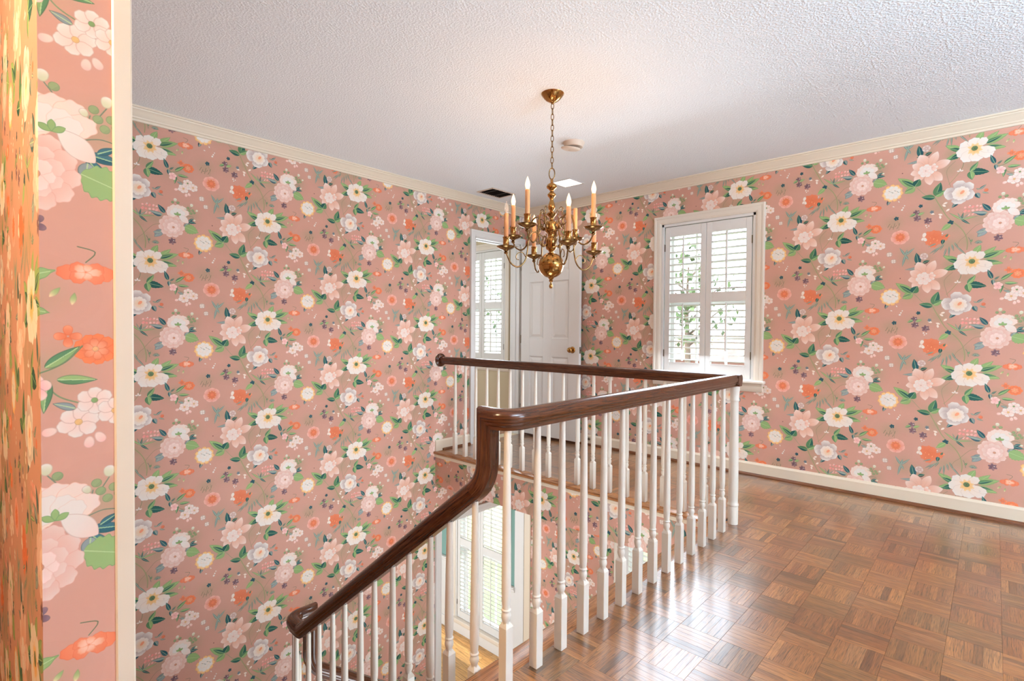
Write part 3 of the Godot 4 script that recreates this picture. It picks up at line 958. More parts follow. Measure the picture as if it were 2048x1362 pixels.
		row += 1
	var kr := Kit.new()
	kr.tint = Color(0.80, 0.63, 0.40).srgb_to_linear() * 1.4
	kr.box(Vector3(WALL_X - 0.1, LOW - 0.019, LOW_Z), Vector3(-0.3, LOW - 0.001, -0.25))
	kr.box(Vector3(-7.0, LOW - 0.019, -3.3), Vector3(WALL_X, LOW - 0.001, -1.5))
	var rest := part("floor_boards_far", kr, mats.lower_oak, fl)
	rest.set_meta("kind", "stuff")


# ---------------------------------------------------------------- parquet of the upper hall
func build_floors() -> void:
	var k := Kit.new()
	k.box(Vector3(EDGE_X + 0.025, -0.31, -4.316), Vector3(3.6, -0.009, 3.2))
	k.box(Vector3(WALL_X, -0.31, -4.316), Vector3(EDGE_X + 0.025, -0.009, EDGE_Z - 0.025))
	k.box(Vector3(WALL_X, -0.31, -0.246), Vector3(EDGE_X + 0.025, -0.009, 3.2))
	var floor_ := part("floor", k, mats.subfloor)
	tag(floor_, "glossy brown oak parquet floor in a basket weave round the stairwell", "floor", "structure")
	# papered face under the edge of the landing, and its twin along the stairwell
	var wp: Material = mats.wallpaper
	var kf := Kit.new()
	var zf := EDGE_Z - 0.0245
	var U := func(x: float, y: float) -> Vector2: return Vector2((x + 2.525 + 0.350) / (2.0 * REP_W), (-0.165 - y + 0.200) / REP_H)
	kf.quad(Vector3(WALL_X, -0.312, zf), Vector3(EDGE_X, -0.312, zf), Vector3(EDGE_X, -0.04, zf), Vector3(WALL_X, -0.04, zf), Vector3.BACK, [U.call(WALL_X, -0.312), U.call(EDGE_X, -0.312), U.call(EDGE_X, -0.04), U.call(WALL_X, -0.04)])
	var xf := EDGE_X + 0.0245
	kf.quad(Vector3(xf, -0.312, -3.085), Vector3(xf, -0.312, -0.246), Vector3(xf, -0.04, -0.246), Vector3(xf, -0.04, -3.085), Vector3.LEFT, [U.call(-3.085, -0.312), U.call(-0.246, -0.312), U.call(-0.246, -0.04), U.call(-3.085, -0.04)])
	kf.quad(Vector3(WALL_X, -0.312, -4.316), Vector3(3.6, -0.312, -4.316), Vector3(3.6, -0.312, zf), Vector3(WALL_X, -0.312, zf), Vector3.DOWN)
	tag(part("wall_landing", kf, wp), "strip of floral wallpaper on the face under the landing edge", "wall", "structure")
	var kt := Kit.new()
	kt.box(Vector3(WALL_X, -0.052, EDGE_Z - 0.0245), Vector3(EDGE_X, -0.0225, EDGE_Z - 0.010), 0.004)
	kt.box(Vector3(EDGE_X + 0.010, -0.052, EDGE_Z - 0.02), Vector3(EDGE_X + 0.0245, -0.0225, STAIR_Z - 0.02), 0.004)
	tag(part("trim_landing", kt, mats.trim_paint), "thin white moulding under the wooden landing edge", "trim", "structure")
	# edge boards with rounded nosings
	var kn := Kit.new()
	var prof := [Vector2(0, -0.022), Vector2(0.086, -0.022), Vector2(0.0915, -0.018), Vector2(0.0935, -0.011), Vector2(0.0915, -0.004), Vector2(0.086, 0.0), Vector2(0, 0.0)]
	kn.sweep(prof, [[Vector3(WALL_X + 0.001, 0, EDGE_Z - 0.0935), Vector3.BACK, Vector3.UP], [Vector3(EDGE_X + 0.05, 0, EDGE_Z - 0.0935), Vector3.BACK, Vector3.UP]])
	part("edge_board", kn, mats.board_oak, floor_)
	kn = Kit.new()
	kn.sweep(prof, [[Vector3(EDGE_X + 0.0935, 0, EDGE_Z - 0.0935), Vector3.LEFT, Vector3.UP], [Vector3(EDGE_X + 0.0935, 0, -0.246), Vector3.LEFT, Vector3.UP]])
	part("edge_board", kn, mats.board_oak, floor_)
	# six-inch blocks of six fingers, the weave turning from block to block
	var s := 0.1520
	var gx := 0.040
	var gz := -1.6155
	var rng := RandomNumberGenerator.new()
	rng.seed = 77
	var cells := []
	var right := Vector3(0.7348, 0.0075, -0.6782)
	var ahead := Vector3(-0.6779, -0.0193, -0.7349)
	for i in range(-26, 24):
		for j in range(-18, 33):
			var x0 := gx + i * s
			var z0 := gz + j * s
			var lo := Vector2(x0, z0)
			var hi := Vector2(x0 + s, z0 + s)
			lo.x = maxf(lo.x, WALL_X); hi.x = minf(hi.x, 3.6)
			lo.y = maxf(lo.y, WALL_Z); hi.y = minf(hi.y, 3.2)
			if lo.x < EDGE_X + 0.0935 and hi.y > EDGE_Z - 0.0935:
				# beside the stairwell the blocks are cut along the edge board
				if (lo.y + hi.y) * 0.5 > -0.246:
					lo.y = maxf(lo.y, -0.246)
				elif hi.x > EDGE_X + 0.0935 + 0.002:
					lo.x = EDGE_X + 0.0935
				elif lo.y < EDGE_Z - 0.0935 - 0.002:
					hi.y = EDGE_Z - 0.0935
				else:
					continue
			if hi.x - lo.x < 0.004 or hi.y - lo.y < 0.004:
				continue
			var c := Vector3((lo.x + hi.x) * 0.5, -1.1274, (lo.y + hi.y) * 0.5)
			var d := c.dot(ahead)
			var px := 1024.0 + 1047.2 * c.dot(right) / maxf(d, 0.01)
			var py := 681.0 - 1047.2 * c.dot(right.cross(ahead)) / maxf(d, 0.01)
			var seen := d > 0.3 and px > 840 and px < 2120 and py < 1440 and py > 0
			cells.append([d if seen else 50.0 + c.length(), lo, hi, (i + j) % 2 != 0, seen, rng.randi()])
	cells.sort_custom(func(a, b): return a[0] < b[0])
	var restk := Kit.new()
	for n in cells.size():
		var c: Array = cells[n]
		if n < 50 and c[4]:
			var b := Node3D.new()
			b.name = "parquet_block"
			floor_.add_child(b, true)
			for f in 6:
				var kk := Kit.new()
				finger(kk, c, f)
				part("parquet_finger", kk, mats.parquet_oak, b)
		elif n < 300 and c[4]:
			var kk := Kit.new()
			for f in 6: finger(kk, c, f)
			part("parquet_block", kk, mats.parquet_oak, floor_)
		else:
			for f in 6: finger(restk, c, f)
	var rest := part("parquet_beyond", restk, mats.parquet_oak, floor_)
	rest.set_meta("kind", "stuff")


# one finger of a parquet block: a low tile with eased edges, a touch uneven
func finger(k: Kit, c: Array, f: int) -> void:
	var rng := RandomNumberGenerator.new()
	rng.seed = c[5] + f * 977
	var lo: Vector2 = c[1]
	var hi: Vector2 = c[2]
	var a := lo
	var b := hi
	var along_z: bool = c[3]
	if along_z:
		a.x = lerpf(lo.x, hi.x, f / 6.0); b.x = lerpf(lo.x, hi.x, (f + 1) / 6.0)
	else:
		a.y = lerpf(lo.y, hi.y, f / 6.0); b.y = lerpf(lo.y, hi.y, (f + 1) / 6.0)
	var g := 0.00008
	a += Vector2(g, g)
	b -= Vector2(g, g)
	if f == 0: a += (Vector2(g, 0) if along_z else Vector2(0, g)) * 5.0
	if f == 5: b -= (Vector2(g, 0) if along_z else Vector2(0, g)) * 5.0
	var brng := RandomNumberGenerator.new()
	brng.seed = c[5] + 5
	var tone := brng.randf() * 0.45 + rng.randf() * 0.55
	var col := Color(0.50, 0.315, 0.18).lerp(Color(0.77, 0.545, 0.345), tone)
	if rng.randf() < 0.12: col = col.darkened(0.25)
	if rng.randf() < 0.10: col = col.lightened(0.10)
	if brng.randf() < 0.25: col = col.lerp(Color(0.42, 0.33, 0.20), 0.35)
	k.tint = col.srgb_to_linear() * Color(1.20, 1.18, 1.02)
	var e := 0.0004
	var y := -0.0002 - rng.randf() * 0.0002
	var tx := (rng.randf() - 0.5) * 0.008
	var tz := (rng.randf() - 0.5) * 0.008
	var cx := (a.x + b.x) * 0.5
	var cz := (a.y + b.y) * 0.5
	var T := func(x: float, z: float, d: float) -> Vector3:
		return Vector3(x, y - d + tx * (x - cx) * 0.5 + tz * (z - cz) * 0.5, z)
	var off := Vector2(rng.randf() * 4.0, rng.randf() * 4.0)
	var top := [T.call(a.x + e, a.y + e, 0), T.call(b.x - e, a.y + e, 0), T.call(b.x - e, b.y - e, 0), T.call(a.x + e, b.y - e, 0)]
	var rim := [T.call(a.x, a.y, 0.0005), T.call(b.x, a.y, 0.0005), T.call(b.x, b.y, 0.0005), T.call(a.x, b.y, 0.0005)]
	var foot := []
	for p in rim: foot.append(Vector3(p.x, -0.0085, p.z))
	var uvs := []
	for p in top:
		uvs.append((Vector2(p.z, p.x) if along_z else Vector2(p.x, p.z)) + off)
	k.quad(top[0], top[1], top[2], top[3], Vector3(-tx * 0.5, 1, -tz * 0.5).normalized(), uvs)
	var out := [Vector3.FORWARD, Vector3.RIGHT, Vector3.BACK, Vector3.LEFT]
	for s in 4:
		var t := (s + 1) % 4
		k.quad(top[s], top[t], rim[t], rim[s], (out[s] + Vector3.UP).normalized(), [uvs[s], uvs[t], uvs[t], uvs[s]])
		k.quad(rim[s], rim[t], foot[t], foot[s], out[s], [uvs[s], uvs[t], uvs[t], uvs[s]])


# ---------------------------------------------------------------- cornice, baseboards
const CROWN := [Vector2(0, 0), Vector2(0.062, 0), Vector2(0.062, -0.010), Vector2(0.054, -0.012), Vector2(0.052, -0.019), Vector2(0.046, -0.023), Vector2(0.038, -0.033), Vector2(0.027, -0.046), Vector2(0.019, -0.054), Vector2(0.018, -0.062), Vector2(0.010, -0.066), Vector2(0.009, -0.078), Vector2(0, -0.080)]
const BASE := [Vector2(0, 0), Vector2(0.014, 0), Vector2(0.014, 0.088), Vector2(0.010, 0.095), Vector2(0.007, 0.103), Vector2(0, 0.103)]
const SHOE := [Vector2(0.014, 0), Vector2(0.033, 0), Vector2(0.032, 0.008), Vector2(0.027, 0.015), Vector2(0.020, 0.019), Vector2(0.014, 0.020)]


func run(prof: Array, from: Vector3, to: Vector3, out: Vector3, up := Vector3.UP) -> Kit:
	var k := Kit.new()
	k.sweep(prof, [[from, out, up], [to, out, up]], true, true, 0.95)
	return k


func build_trim() -> void:
	var tp: Material = mats.trim_paint
	tag(part("trim_crown_back", run(CROWN, Vector3(WALL_X, CEIL, WALL_Z), Vector3(3.6, CEIL, WALL_Z), Vector3.BACK), tp), "cream crown moulding along the top of the window wall", "moulding", "structure")
	tag(part("trim_crown_left", run(CROWN, Vector3(WALL_X, CEIL, WALL_Z), Vector3(WALL_X, CEIL, -0.246), Vector3.RIGHT), tp), "cream crown moulding along the top of the stairwell wall", "moulding", "structure")
	tag(part("baseboard_back", run(BASE, Vector3(-3.80, 0, WALL_Z), Vector3(3.6, 0, WALL_Z), Vector3.BACK), tp), "white baseboard under the window wall", "baseboard", "structure")
	tag(part("trim_shoe", run(SHOE, Vector3(-3.80, 0, WALL_Z), Vector3(3.6, 0, WALL_Z), Vector3.BACK), mats.shoe_oak), "dark oak quarter round at the foot of the baseboard", "moulding", "structure")
	tag(part("baseboard_left", run(BASE, Vector3(WALL_X, 0, -3.505), Vector3(WALL_X, 0, EDGE_Z - 0.02), Vector3.RIGHT), tp), "short white baseboard between the rail and the bedroom door", "baseboard", "structure")
	tag(part("trim_shoe_left", run(SHOE, Vector3(WALL_X, 0, -3.505), Vector3(WALL_X, 0, EDGE_Z - 0.10), Vector3.RIGHT), mats.shoe_oak), "short dark oak quarter round beside the bedroom door", "moulding", "structure")
	# corner board on the papered wall end beside the camera
	var k := Kit.new()
	k.box(Vector3(-1.262, LOW, -0.250), Vector3(-1.2305, CEIL, -0.2185), 0.003)
	tag(part("trim_corner", k, tp), "cream corner board on the end of the stair wall", "trim", "structure")
	# panelling of the dining room
	k = Kit.new()
	k.box(Vector3(-7.0, LOW, LOW_Z), Vector3(-5.02, -1.80, LOW_Z + 0.012), 0.0)
	k.box(Vector3(-4.02, LOW, LOW_Z), Vector3(WALL_X - 0.126, -1.80, LOW_Z + 0.012), 0.0)
	k.box(Vector3(-5.02, LOW, LOW_Z), Vector3(-4.02, LOW + 0.14, LOW_Z + 0.012), 0.0)
	k.box(Vector3(-7.0, LOW, LOW_Z + 0.012), Vector3(-5.02, LOW + 0.13, LOW_Z + 0.026), 0.004)
	tag(part("trim_wainscot", k, mats.window_paint), "white wainscot panelling under the teal dining room wall", "wainscot", "structure")
	var rail := [Vector2(0, 0), Vector2(0.012, 0), Vector2(0.018, 0.012), Vector2(0.016, 0.025), Vector2(0.030, 0.040), Vector2(0.034, 0.052), Vector2(0.030, 0.060), Vector2(0, 0.062)]
	k = Kit.new()
	k.sweep(rail, [[Vector3(-7.0, -1.83, LOW_Z + 0.012), Vector3.BACK, Vector3.UP], [Vector3(-5.02, -1.83, LOW_Z + 0.012), Vector3.BACK, Vector3.UP]])
	k.sweep(rail, [[Vector3(-4.02, -1.83, LOW_Z + 0.012), Vector3.BACK, Vector3.UP], [Vector3(WALL_X - 0.126, -1.83, LOW_Z + 0.012), Vector3.BACK, Vector3.UP]])
	tag(part("trim_chair_rail", k, mats.window_paint), "white chair rail on the teal dining room wall", "moulding", "structure")
	# baseboard of the half landing and the sloping skirt below it
	var ly := -RISER * 7.0
	k = Kit.new()
	k.box(Vector3(WALL_X, ly, -1.235), Vector3(WALL_X + 0.014, -1.238, -0.246), 0.003)
	k.sweep([Vector2(-1.235, -1.238), Vector2(-1.235, ly - 0.10), Vector2(-2.60, LOW), Vector2(-2.72, LOW), Vector2(-2.72, LOW + 0.10)], [[Vector3(WALL_X, 0, 0), Vector3.BACK, Vector3.UP], [Vector3(WALL_X + 0.014, 0, 0), Vector3.BACK, Vector3.UP]], true, true, 2.0)
	tag(part("baseboard_landing", k, tp), "white baseboard of the half landing down the stairs", "baseboard", "structure")
	k = Kit.new()
	k.sweep(BASE, [[Vector3(WALL_X + 0.1, LOW, LOW_Z), Vector3.BACK, Vector3.UP], [Vector3(-0.3, LOW, LOW_Z), Vector3.BACK, Vector3.UP]])
	tag(part("baseboard_lower", k, tp), "white baseboard of the lower hall", "baseboard", "structure")


# casing carried round an opening in the plane of a wall: path of points, each side mitred
const CASING := [Vector2(0, 0), Vector2(0.011, 0), Vector2(0.013, 0.004), Vector2(0.018, 0.014), Vector2(0.020, 0.030), Vector2(0.018, 0.044), Vector2(0.022, 0.048), Vector2(0.024, 0.060), Vector2(0.022, 0.067), Vector2(0, 0.068)]


func casing(pts: Array, out: Vector3, prof := CASING) -> Kit:
	# profile: x away from the wall, y outwards from the opening
	var k := Kit.new()
	var m := pts.size()
	var frames := []
	for n in m:
		var d0: Vector3 = (pts[n] - pts[maxi(n - 1, 0)]).normalized() if n > 0 else (pts[1] - pts[0]).normalized()
		var d1: Vector3 = (pts[mini(n + 1, m - 1)] - pts[n]).normalized() if n < m - 1 else d0
		var s0 := d0.cross(out)
		var s1 := d1.cross(out)
		var mid := (s0 + s1).normalized()
		var f := 1.0 / maxf(mid.dot(s0), 0.3)
		frames.append([pts[n], out, mid * f, true])
	k.sweep(prof, frames, true, true, 0.95)
	return k


# ---------------------------------------------------------------- windows with plantation shutters
# o: Node3D at the lower corner of the opening; w, h: opening; levels: [bottom, top] of each louvred field; slant: tilt of the louvres in degrees
func window(o: Node3D, w: float, h: float, levels: Array, slant: float, pitch: float, paint: Material, outer: Array, with_stool := true) -> void:
	# outer: how far the casing starts outside the opening
	var ca := casing([Vector3(w + outer[0], 0 if with_stool else -0.0, 0), Vector3(w + outer[0], h + outer[1], 0), Vector3(-outer[0], h + outer[1], 0), Vector3(-outer[0], 0, 0)], Vector3.BACK)
	part("casing", ca, mats.casing_paint, o)
	var k := Kit.new()
	var D := 0.16
	# jamb lining and the frame the shutters hang in
	for x in [[-outer[0], 0.006], [w - 0.006, w + outer[0]]]:
		k.box(Vector3(x[0], 0, -0.03), Vector3(x[1], h + outer[1], 0.006), 0.002)
	k.box(Vector3(-outer[0], h - 0.006, -0.03), Vector3(w + outer[0], h + outer[1], 0.006), 0.002)
	k.box(Vector3(0, 0, -D), Vector3(0.012, h, -0.03))
	k.box(Vector3(w - 0.012, 0, -D), Vector3(w, h, -0.03))
	k.box(Vector3(0, h - 0.012, -D), Vector3(w, h, -0.03))
	part("jamb", k, paint, o)
	if with_stool:
		k = Kit.new()
		k.box(Vector3(-outer[0] - 0.086, -0.024, -0.03), Vector3(w + outer[0] + 0.086, 0.0, 0.048), 0.006)
		part("stool", k, mats.casing_paint, o)
		k = Kit.new()
		k.sweep([Vector2(0, 0), Vector2(0.008, 0.0), Vector2(0.014, 0.012), Vector2(0.018, 0.030), Vector2(0.017, 0.046), Vector2(0.022, 0.052), Vector2(0.022, 0.066), Vector2(0, 0.066)], [[Vector3(-outer[0] - 0.066, -0.09, 0), Vector3.BACK, Vector3.UP], [Vector3(w + outer[0] + 0.066, -0.09, 0), Vector3.BACK, Vector3.UP]], true, true, 0.95)
		part("apron", k, mats.casing_paint, o)
	# sash behind: two lights with bars and panes
	for r in 2:
		var y0 := h * 0.5 * r + (0.0 if r else 0.0)
		var y1 := y0 + h * 0.5
		var zz := -0.12 + 0.02 * r
		var sk := Kit.new()
		sk.box(Vector3(0.012, y0, zz - 0.03), Vector3(0.050, y1, zz), 0.002)
		sk.box(Vector3(w - 0.050, y0, zz - 0.03), Vector3(w - 0.012, y1, zz), 0.002)
		sk.box(Vector3(0.05, y0, zz - 0.03), Vector3(w - 0.05, y0 + 0.045, zz), 0.002)
		sk.box(Vector3(0.05, y1 - 0.038, zz - 0.03), Vector3(w - 0.05, y1, zz), 0.002)
		var sash := part("sash", sk, paint, o)
		var bk := Kit.new()
		for c in [1, 2]:
			bk.box(Vector3(w * c / 3.0 - 0.009, y0 + 0.04, zz - 0.025), Vector3(w * c / 3.0 + 0.009, y1 - 0.03, zz - 0.004), 0.003)
		bk.box(Vector3(0.05, (y0 + y1) * 0.5 - 0.009, zz - 0.025), Vector3(w - 0.05, (y0 + y1) * 0.5 + 0.009, zz - 0.004), 0.003)
		part("glazing_bars", bk, paint, sash)
		var gk := Kit.new()
		gk.quad(Vector3(0.045, y0 + 0.04, zz - 0.015), Vector3(w - 0.045, y0 + 0.04, zz - 0.015), Vector3(w - 0.045, y1 - 0.03, zz - 0.015), Vector3(0.045, y1 - 0.03, zz - 0.015), Vector3.BACK)
		part("pane", gk, mats.pane_glass, sash)
	# two hinged shutter panels
	var st := 0.046
	for side in 2:
		var x0 := 0.014 if side == 0 else w * 0.5 + 0.0015
		var x1 := w * 0.5 - 0.0015 if side == 0 else w - 0.014
		var fk := Kit.new()
		var zf := 0.0
		var zb := -0.028
		fk.box(Vector3(x0, 0.006, zb), Vector3(x0 + st, h - 0.010, zf), 0.003)
		fk.box(Vector3(x1 - st, 0.006, zb), Vector3(x1, h - 0.010, zf), 0.003)
		var prev := 0.006
		for lv in levels:
			fk.box(Vector3(x0 + st, prev, zb + 0.001), Vector3(x1 - st, lv[0], zf - 0.001), 0.002)
			prev = lv[1]
		fk.box(Vector3(x0 + st, prev, zb + 0.001), Vector3(x1 - st, h - 0.010, zf - 0.001), 0.002)
		var panel := part("shutter_panel", fk, paint, o)
		var oval := []
		for q in 12:
			oval.append(Vector2(cos(TAU * q / 12) * 0.0305, sin(TAU * q / 12) * 0.0056))
		var a := deg_to_rad(slant)
		for lv in levels:
			var cnt := int(round((lv[1] - lv[0]) / pitch))
			var step: float = (lv[1] - lv[0]) / cnt
			for n in cnt:
				var y: float = lv[0] + step * (n + 0.5)
				var lk := Kit.new()
				var rr := Vector3(0, sin(a), cos(a))
				var uu := Vector3(0, cos(a), -sin(a))
				lk.sweep(oval, [[Vector3(x0 + st + 0.002, y, -0.014), rr, uu], [Vector3(x1 - st - 0.002, y, -0.014), rr, uu]], true, true, 0.3)
				part("louver", lk, paint, panel)
			var rk := Kit.new()
			var xr := (x0 + x1) * 0.5 - 0.004
			var zr := -0.014 + 0.034 * cos(a)
			var dy := 0.030 * sin(a)
			rk.box(Vector3(xr - 0.0065, lv[0] + 0.012 + dy, zr), Vector3(xr + 0.0065, lv[1] - 0.012 + dy, zr + 0.010), 0.003)
			part("tilt_rod", rk, paint, panel)
		for y in [0.16, h - 0.22]:
			var hk := Kit.new()
			var xh := x0 - 0.002 if side == 0 else x1 + 0.002
			hk.box(Vector3(xh - 0.003, y, -0.004), Vector3(xh + 0.003, y + 0.062, 0.005), 0.001)
			part("hinge", hk, mats.hinge_metal, o)


func build_windows() -> void:
	var w: float = WIN[1] - WIN[0]
	var h: float = WIN[3] - WIN[2]
	var lv := [[0.112, 0.630], [0.710, 1.207]]
	var a := base("window_1", Vector3(WIN[0], WIN[2], WALL_Z), "white framed window with paired plantation shutters on the papered wall", "window", "structure")
	window(a, w, h, lv, 4.0, 0.0525, mats.window_paint, [0.016, 0.018])
	var b := base("window_2", Vector3(WIN[0] + WIN_SHIFT, WIN[2], WALL_Z), "white shuttered window of the bedroom seen through the open doorway", "window", "structure")
	window(b, w, h, lv, 4.0, 0.0525, mats.window_paint, [0.016, 0.018])
	var c := base("window_3", Vector3(-4.93, LOW + 0.19, LOW_Z), "tall white shuttered window of the teal dining room below", "window", "structure")
	window(c, 0.84, -0.78 - LOW - 0.19, [[0.09, 0.92], [1.01, 1.60]], 40.0, 0.050, mats.window_paint, [0.016, 0.018])
	var d := base("window_4", Vector3(-2.56, LOW + 0.28, LOW_Z), "bright white shuttered window of the lower hall glimpsed between balusters", "window", "structure")
	window(d, 0.86, -0.62 - LOW - 0.28, [[0.10, 0.84], [0.93, 1.66]], 40.0, 0.050, mats.window_paint, [0.016, 0.018])


# ---------------------------------------------------------------- doorways and the panelled door
func build_doors() -> void:
	var tp: Material = mats.window_paint
	# casing and jambs of the bedroom doorway (in the wall x = WALL_X)
	var z0: float = DOOR_HOLE[0]
	var z1: float = DOOR_HOLE[1]
	var y1: float = DOOR_HOLE[3]
	var slim := []
	for p in CASING: slim.append(Vector2(p.x, p.y * 0.95))
	var k := casing([Vector3(WALL_X, 0, z0), Vector3(WALL_X, y1, z0), Vector3(WALL_X, y1, z1), Vector3(WALL_X, 0, z1)], Vector3.RIGHT, slim)
	tag(part("trim_bedroom_door", k, tp), "white casing round the bedroom doorway", "door casing", "structure")
	k = Kit.new()
	for z in [[z0 - 0.001, z0 + 0.016], [z1 - 0.016, z1 + 0.001]]:
		k.box(Vector3(WALL_X - 0.128, 0, z[0]), Vector3(WALL_X + 0.004, y1, z[1]), 0.001)
	k.box(Vector3(WALL_X - 0.128, y1 - 0.016, z0), Vector3(WALL_X + 0.004, y1 + 0.001, z1), 0.001)
	for z in [[z0 + 0.016, z0 + 0.026], [z1 - 0.026, z1 - 0.016]]:
		k.box(Vector3(WALL_X - 0.085, 0, z[0]), Vector3(WALL_X - 0.045, y1 - 0.016, z[1]), 0.002)
	k.box(Vector3(WALL_X - 0.085, y1 - 0.026, z0 + 0.016), Vector3(WALL_X - 0.045, y1 - 0.016, z1 - 0.016), 0.002)
	tag(part("trim_bedroom_jamb", k, tp), "white jamb and stop inside the bedroom doorway", "door jamb", "structure")
	# baseboard in the bedroom under its window
	tag(part("baseboard_bedroom", run(BASE, Vector3(-6.7, 0, WALL_Z), Vector3(WALL_X - 0.126, 0, WALL_Z), Vector3.BACK), tp), "white baseboard of the bedroom beyond the doorway", "baseboard", "structure")
	# crown moulding of the bedroom
	tag(part("trim_crown_bedroom", run(CROWN, Vector3(-6.7, CEIL, WALL_Z), Vector3(WALL_X - 0.126, CEIL, WALL_Z), Vector3.BACK), tp), "white crown moulding of the bedroom beyond the doorway", "moulding", "structure")
	# the door leaf, swung right back beside the window wall
	var d := base("door_1", Vector3(-3.757, 0.030, -4.234), "white six-panel door standing open against the papered wall", "door", "structure")
	var W := 0.762
	var H := 1.995
	var T := 0.035
	k = Kit.new()
	# stiles and rails
	var xs := [[0.0, 0.118], [0.305, 0.418], [0.630, W]]
	for x in xs:
		k.box(Vector3(x[0], 0, -T * 0.5), Vector3(x[1], H, T * 0.5), 0.0015)
	var ys := [[0.0, 0.20], [0.830, 1.015], [1.610, 1.700], [1.875, H]]
	for y in ys:
		for g in [[0.118, 0.305], [0.418, 0.630]]:
			k.box(Vector3(g[0], y[0], -T * 0.5), Vector3(g[1], y[1], T * 0.5), 0.0)
	part("door_frame", k, mats.door_paint, d)
	for g in [[0.118, 0.305], [0.418, 0.630]]:
		for n in 3:
			var y0: float = ys[n][1]
			var yy: float = ys[n + 1][0]
			var pk := Kit.new()
			for side in [-1.0, 1.0]:
				var f0: float = T * 0.5 * side
				var f1: float = (T * 0.5 - 0.010) * side
				var f2: float = (T * 0.5 - 0.003) * side
				var R := func(m: float, z: float) -> Array:
					return [Vector3(g[0] + m, y0 + m, z), Vector3(g[1] - m, y0 + m, z), Vector3(g[1] - m, yy - m, z), Vector3(g[0] + m, yy - m, z)]
				var rings := [R.call(0.0, f0), R.call(0.013, f1), R.call(0.018, f1), R.call(0.044, f2)]
				for q in 3:
					for s in 4:
						var t := (s + 1) % 4
						var A: Array = rings[q]
						var B: Array = rings[q + 1]
						var nn: Vector3 = (A[t] - A[s]).cross(B[s] - A[s]).normalized()
						if nn.z * side < 0: nn = -nn
						pk.quad(A[s], A[t], B[t], B[s], nn)
				var C: Array = rings[3]
				pk.quad(C[0], C[1], C[2], C[3], Vector3(0, 0, side))
			part("door_panel", pk, mats.door_paint, d)
	# knob with its rose, latch plate on the edge, hinges
	var kn := Kit.new()
	kn.xf = Transform3D(Basis(Vector3.RIGHT, PI / 2), Vector3(0.683, 0.908, T * 0.5))
	kn.lathe([Vector2(0.012, 0.0), Vector2(0.010, 0.006), Vector2(0.0085, 0.016), Vector2(0.011, 0.024), Vector2(0.020, 0.030), Vector2(0.0265, 0.040), Vector2(0.0275, 0.048), Vector2(0.024, 0.058), Vector2(0.014, 0.064), Vector2(0.0, 0.066)], 20)
	var knob := part("door_knob", kn, mats.brass, d)
	var rk := Kit.new()
	rk.xf = kn.xf
	rk.lathe([Vector2(0.033, 0.0), Vector2(0.033, 0.003), Vector2(0.028, 0.007), Vector2(0.014, 0.009), Vector2(0.0, 0.009)], 24)
	part("rose", rk, mats.brass, knob)
	var lk := Kit.new()
	lk.box(Vector3(W - 0.0005, 0.874, -0.012), Vector3(W + 0.0015, 0.938, 0.012), 0.0005)
	lk.box(Vector3(W, 0.898, -0.006), Vector3(W + 0.010, 0.916, 0.006), 0.003)
	part("latch_plate", lk, mats.hinge_metal, d)
	for y in [0.22, 0.96, 1.74]:
		var hk := Kit.new()
		hk.lathe([Vector2(0.0, 0.0), Vector2(0.006, 0.002), Vector2(0.006, 0.088), Vector2(0.0, 0.09)], 10, Vector3(-0.004, y, T * 0.5 - 0.002))
		part("hinge", hk, mats.hinge_metal, d)
	# doorway below
	z0 = LOW_HOLE[0]
	z1 = LOW_HOLE[1]
	y1 = LOW_HOLE[3]
	k = casing([Vector3(WALL_X, y1, z0), Vector3(WALL_X, y1, z1), Vector3(WALL_X, LOW, z1)], Vector3.RIGHT)
	tag(part("trim_dining_door", k, tp), "white casing round the dining room doorway below", "door casing", "structure")
	k = Kit.new()
	for z in [[z0 - 0.001, z0 + 0.016], [z1 - 0.016, z1 + 0.001]]:
		k.box(Vector3(WALL_X - 0.13, LOW, z[0]), Vector3(WALL_X + 0.004, y1, z[1]), 0.001)
	k.box(Vector3(WALL_X - 0.13, y1 - 0.016, z0), Vector3(WALL_X + 0.004, y1 + 0.001, z1), 0.001)
	tag(part("trim_dining_jamb", k, tp), "white jamb inside the dining room doorway below", "door jamb", "structure")
	k = Kit.new()
	k.box(Vector3(WALL_X + 0.012, LOW, LOW_Z), Vector3(WALL_X + 0.098, -0.31, LOW_Z + 0.020), 0.004)
	tag(part("trim_lower_corner", k, mats.trim_paint), "pale corner board beside the dining room doorway below", "trim", "structure")


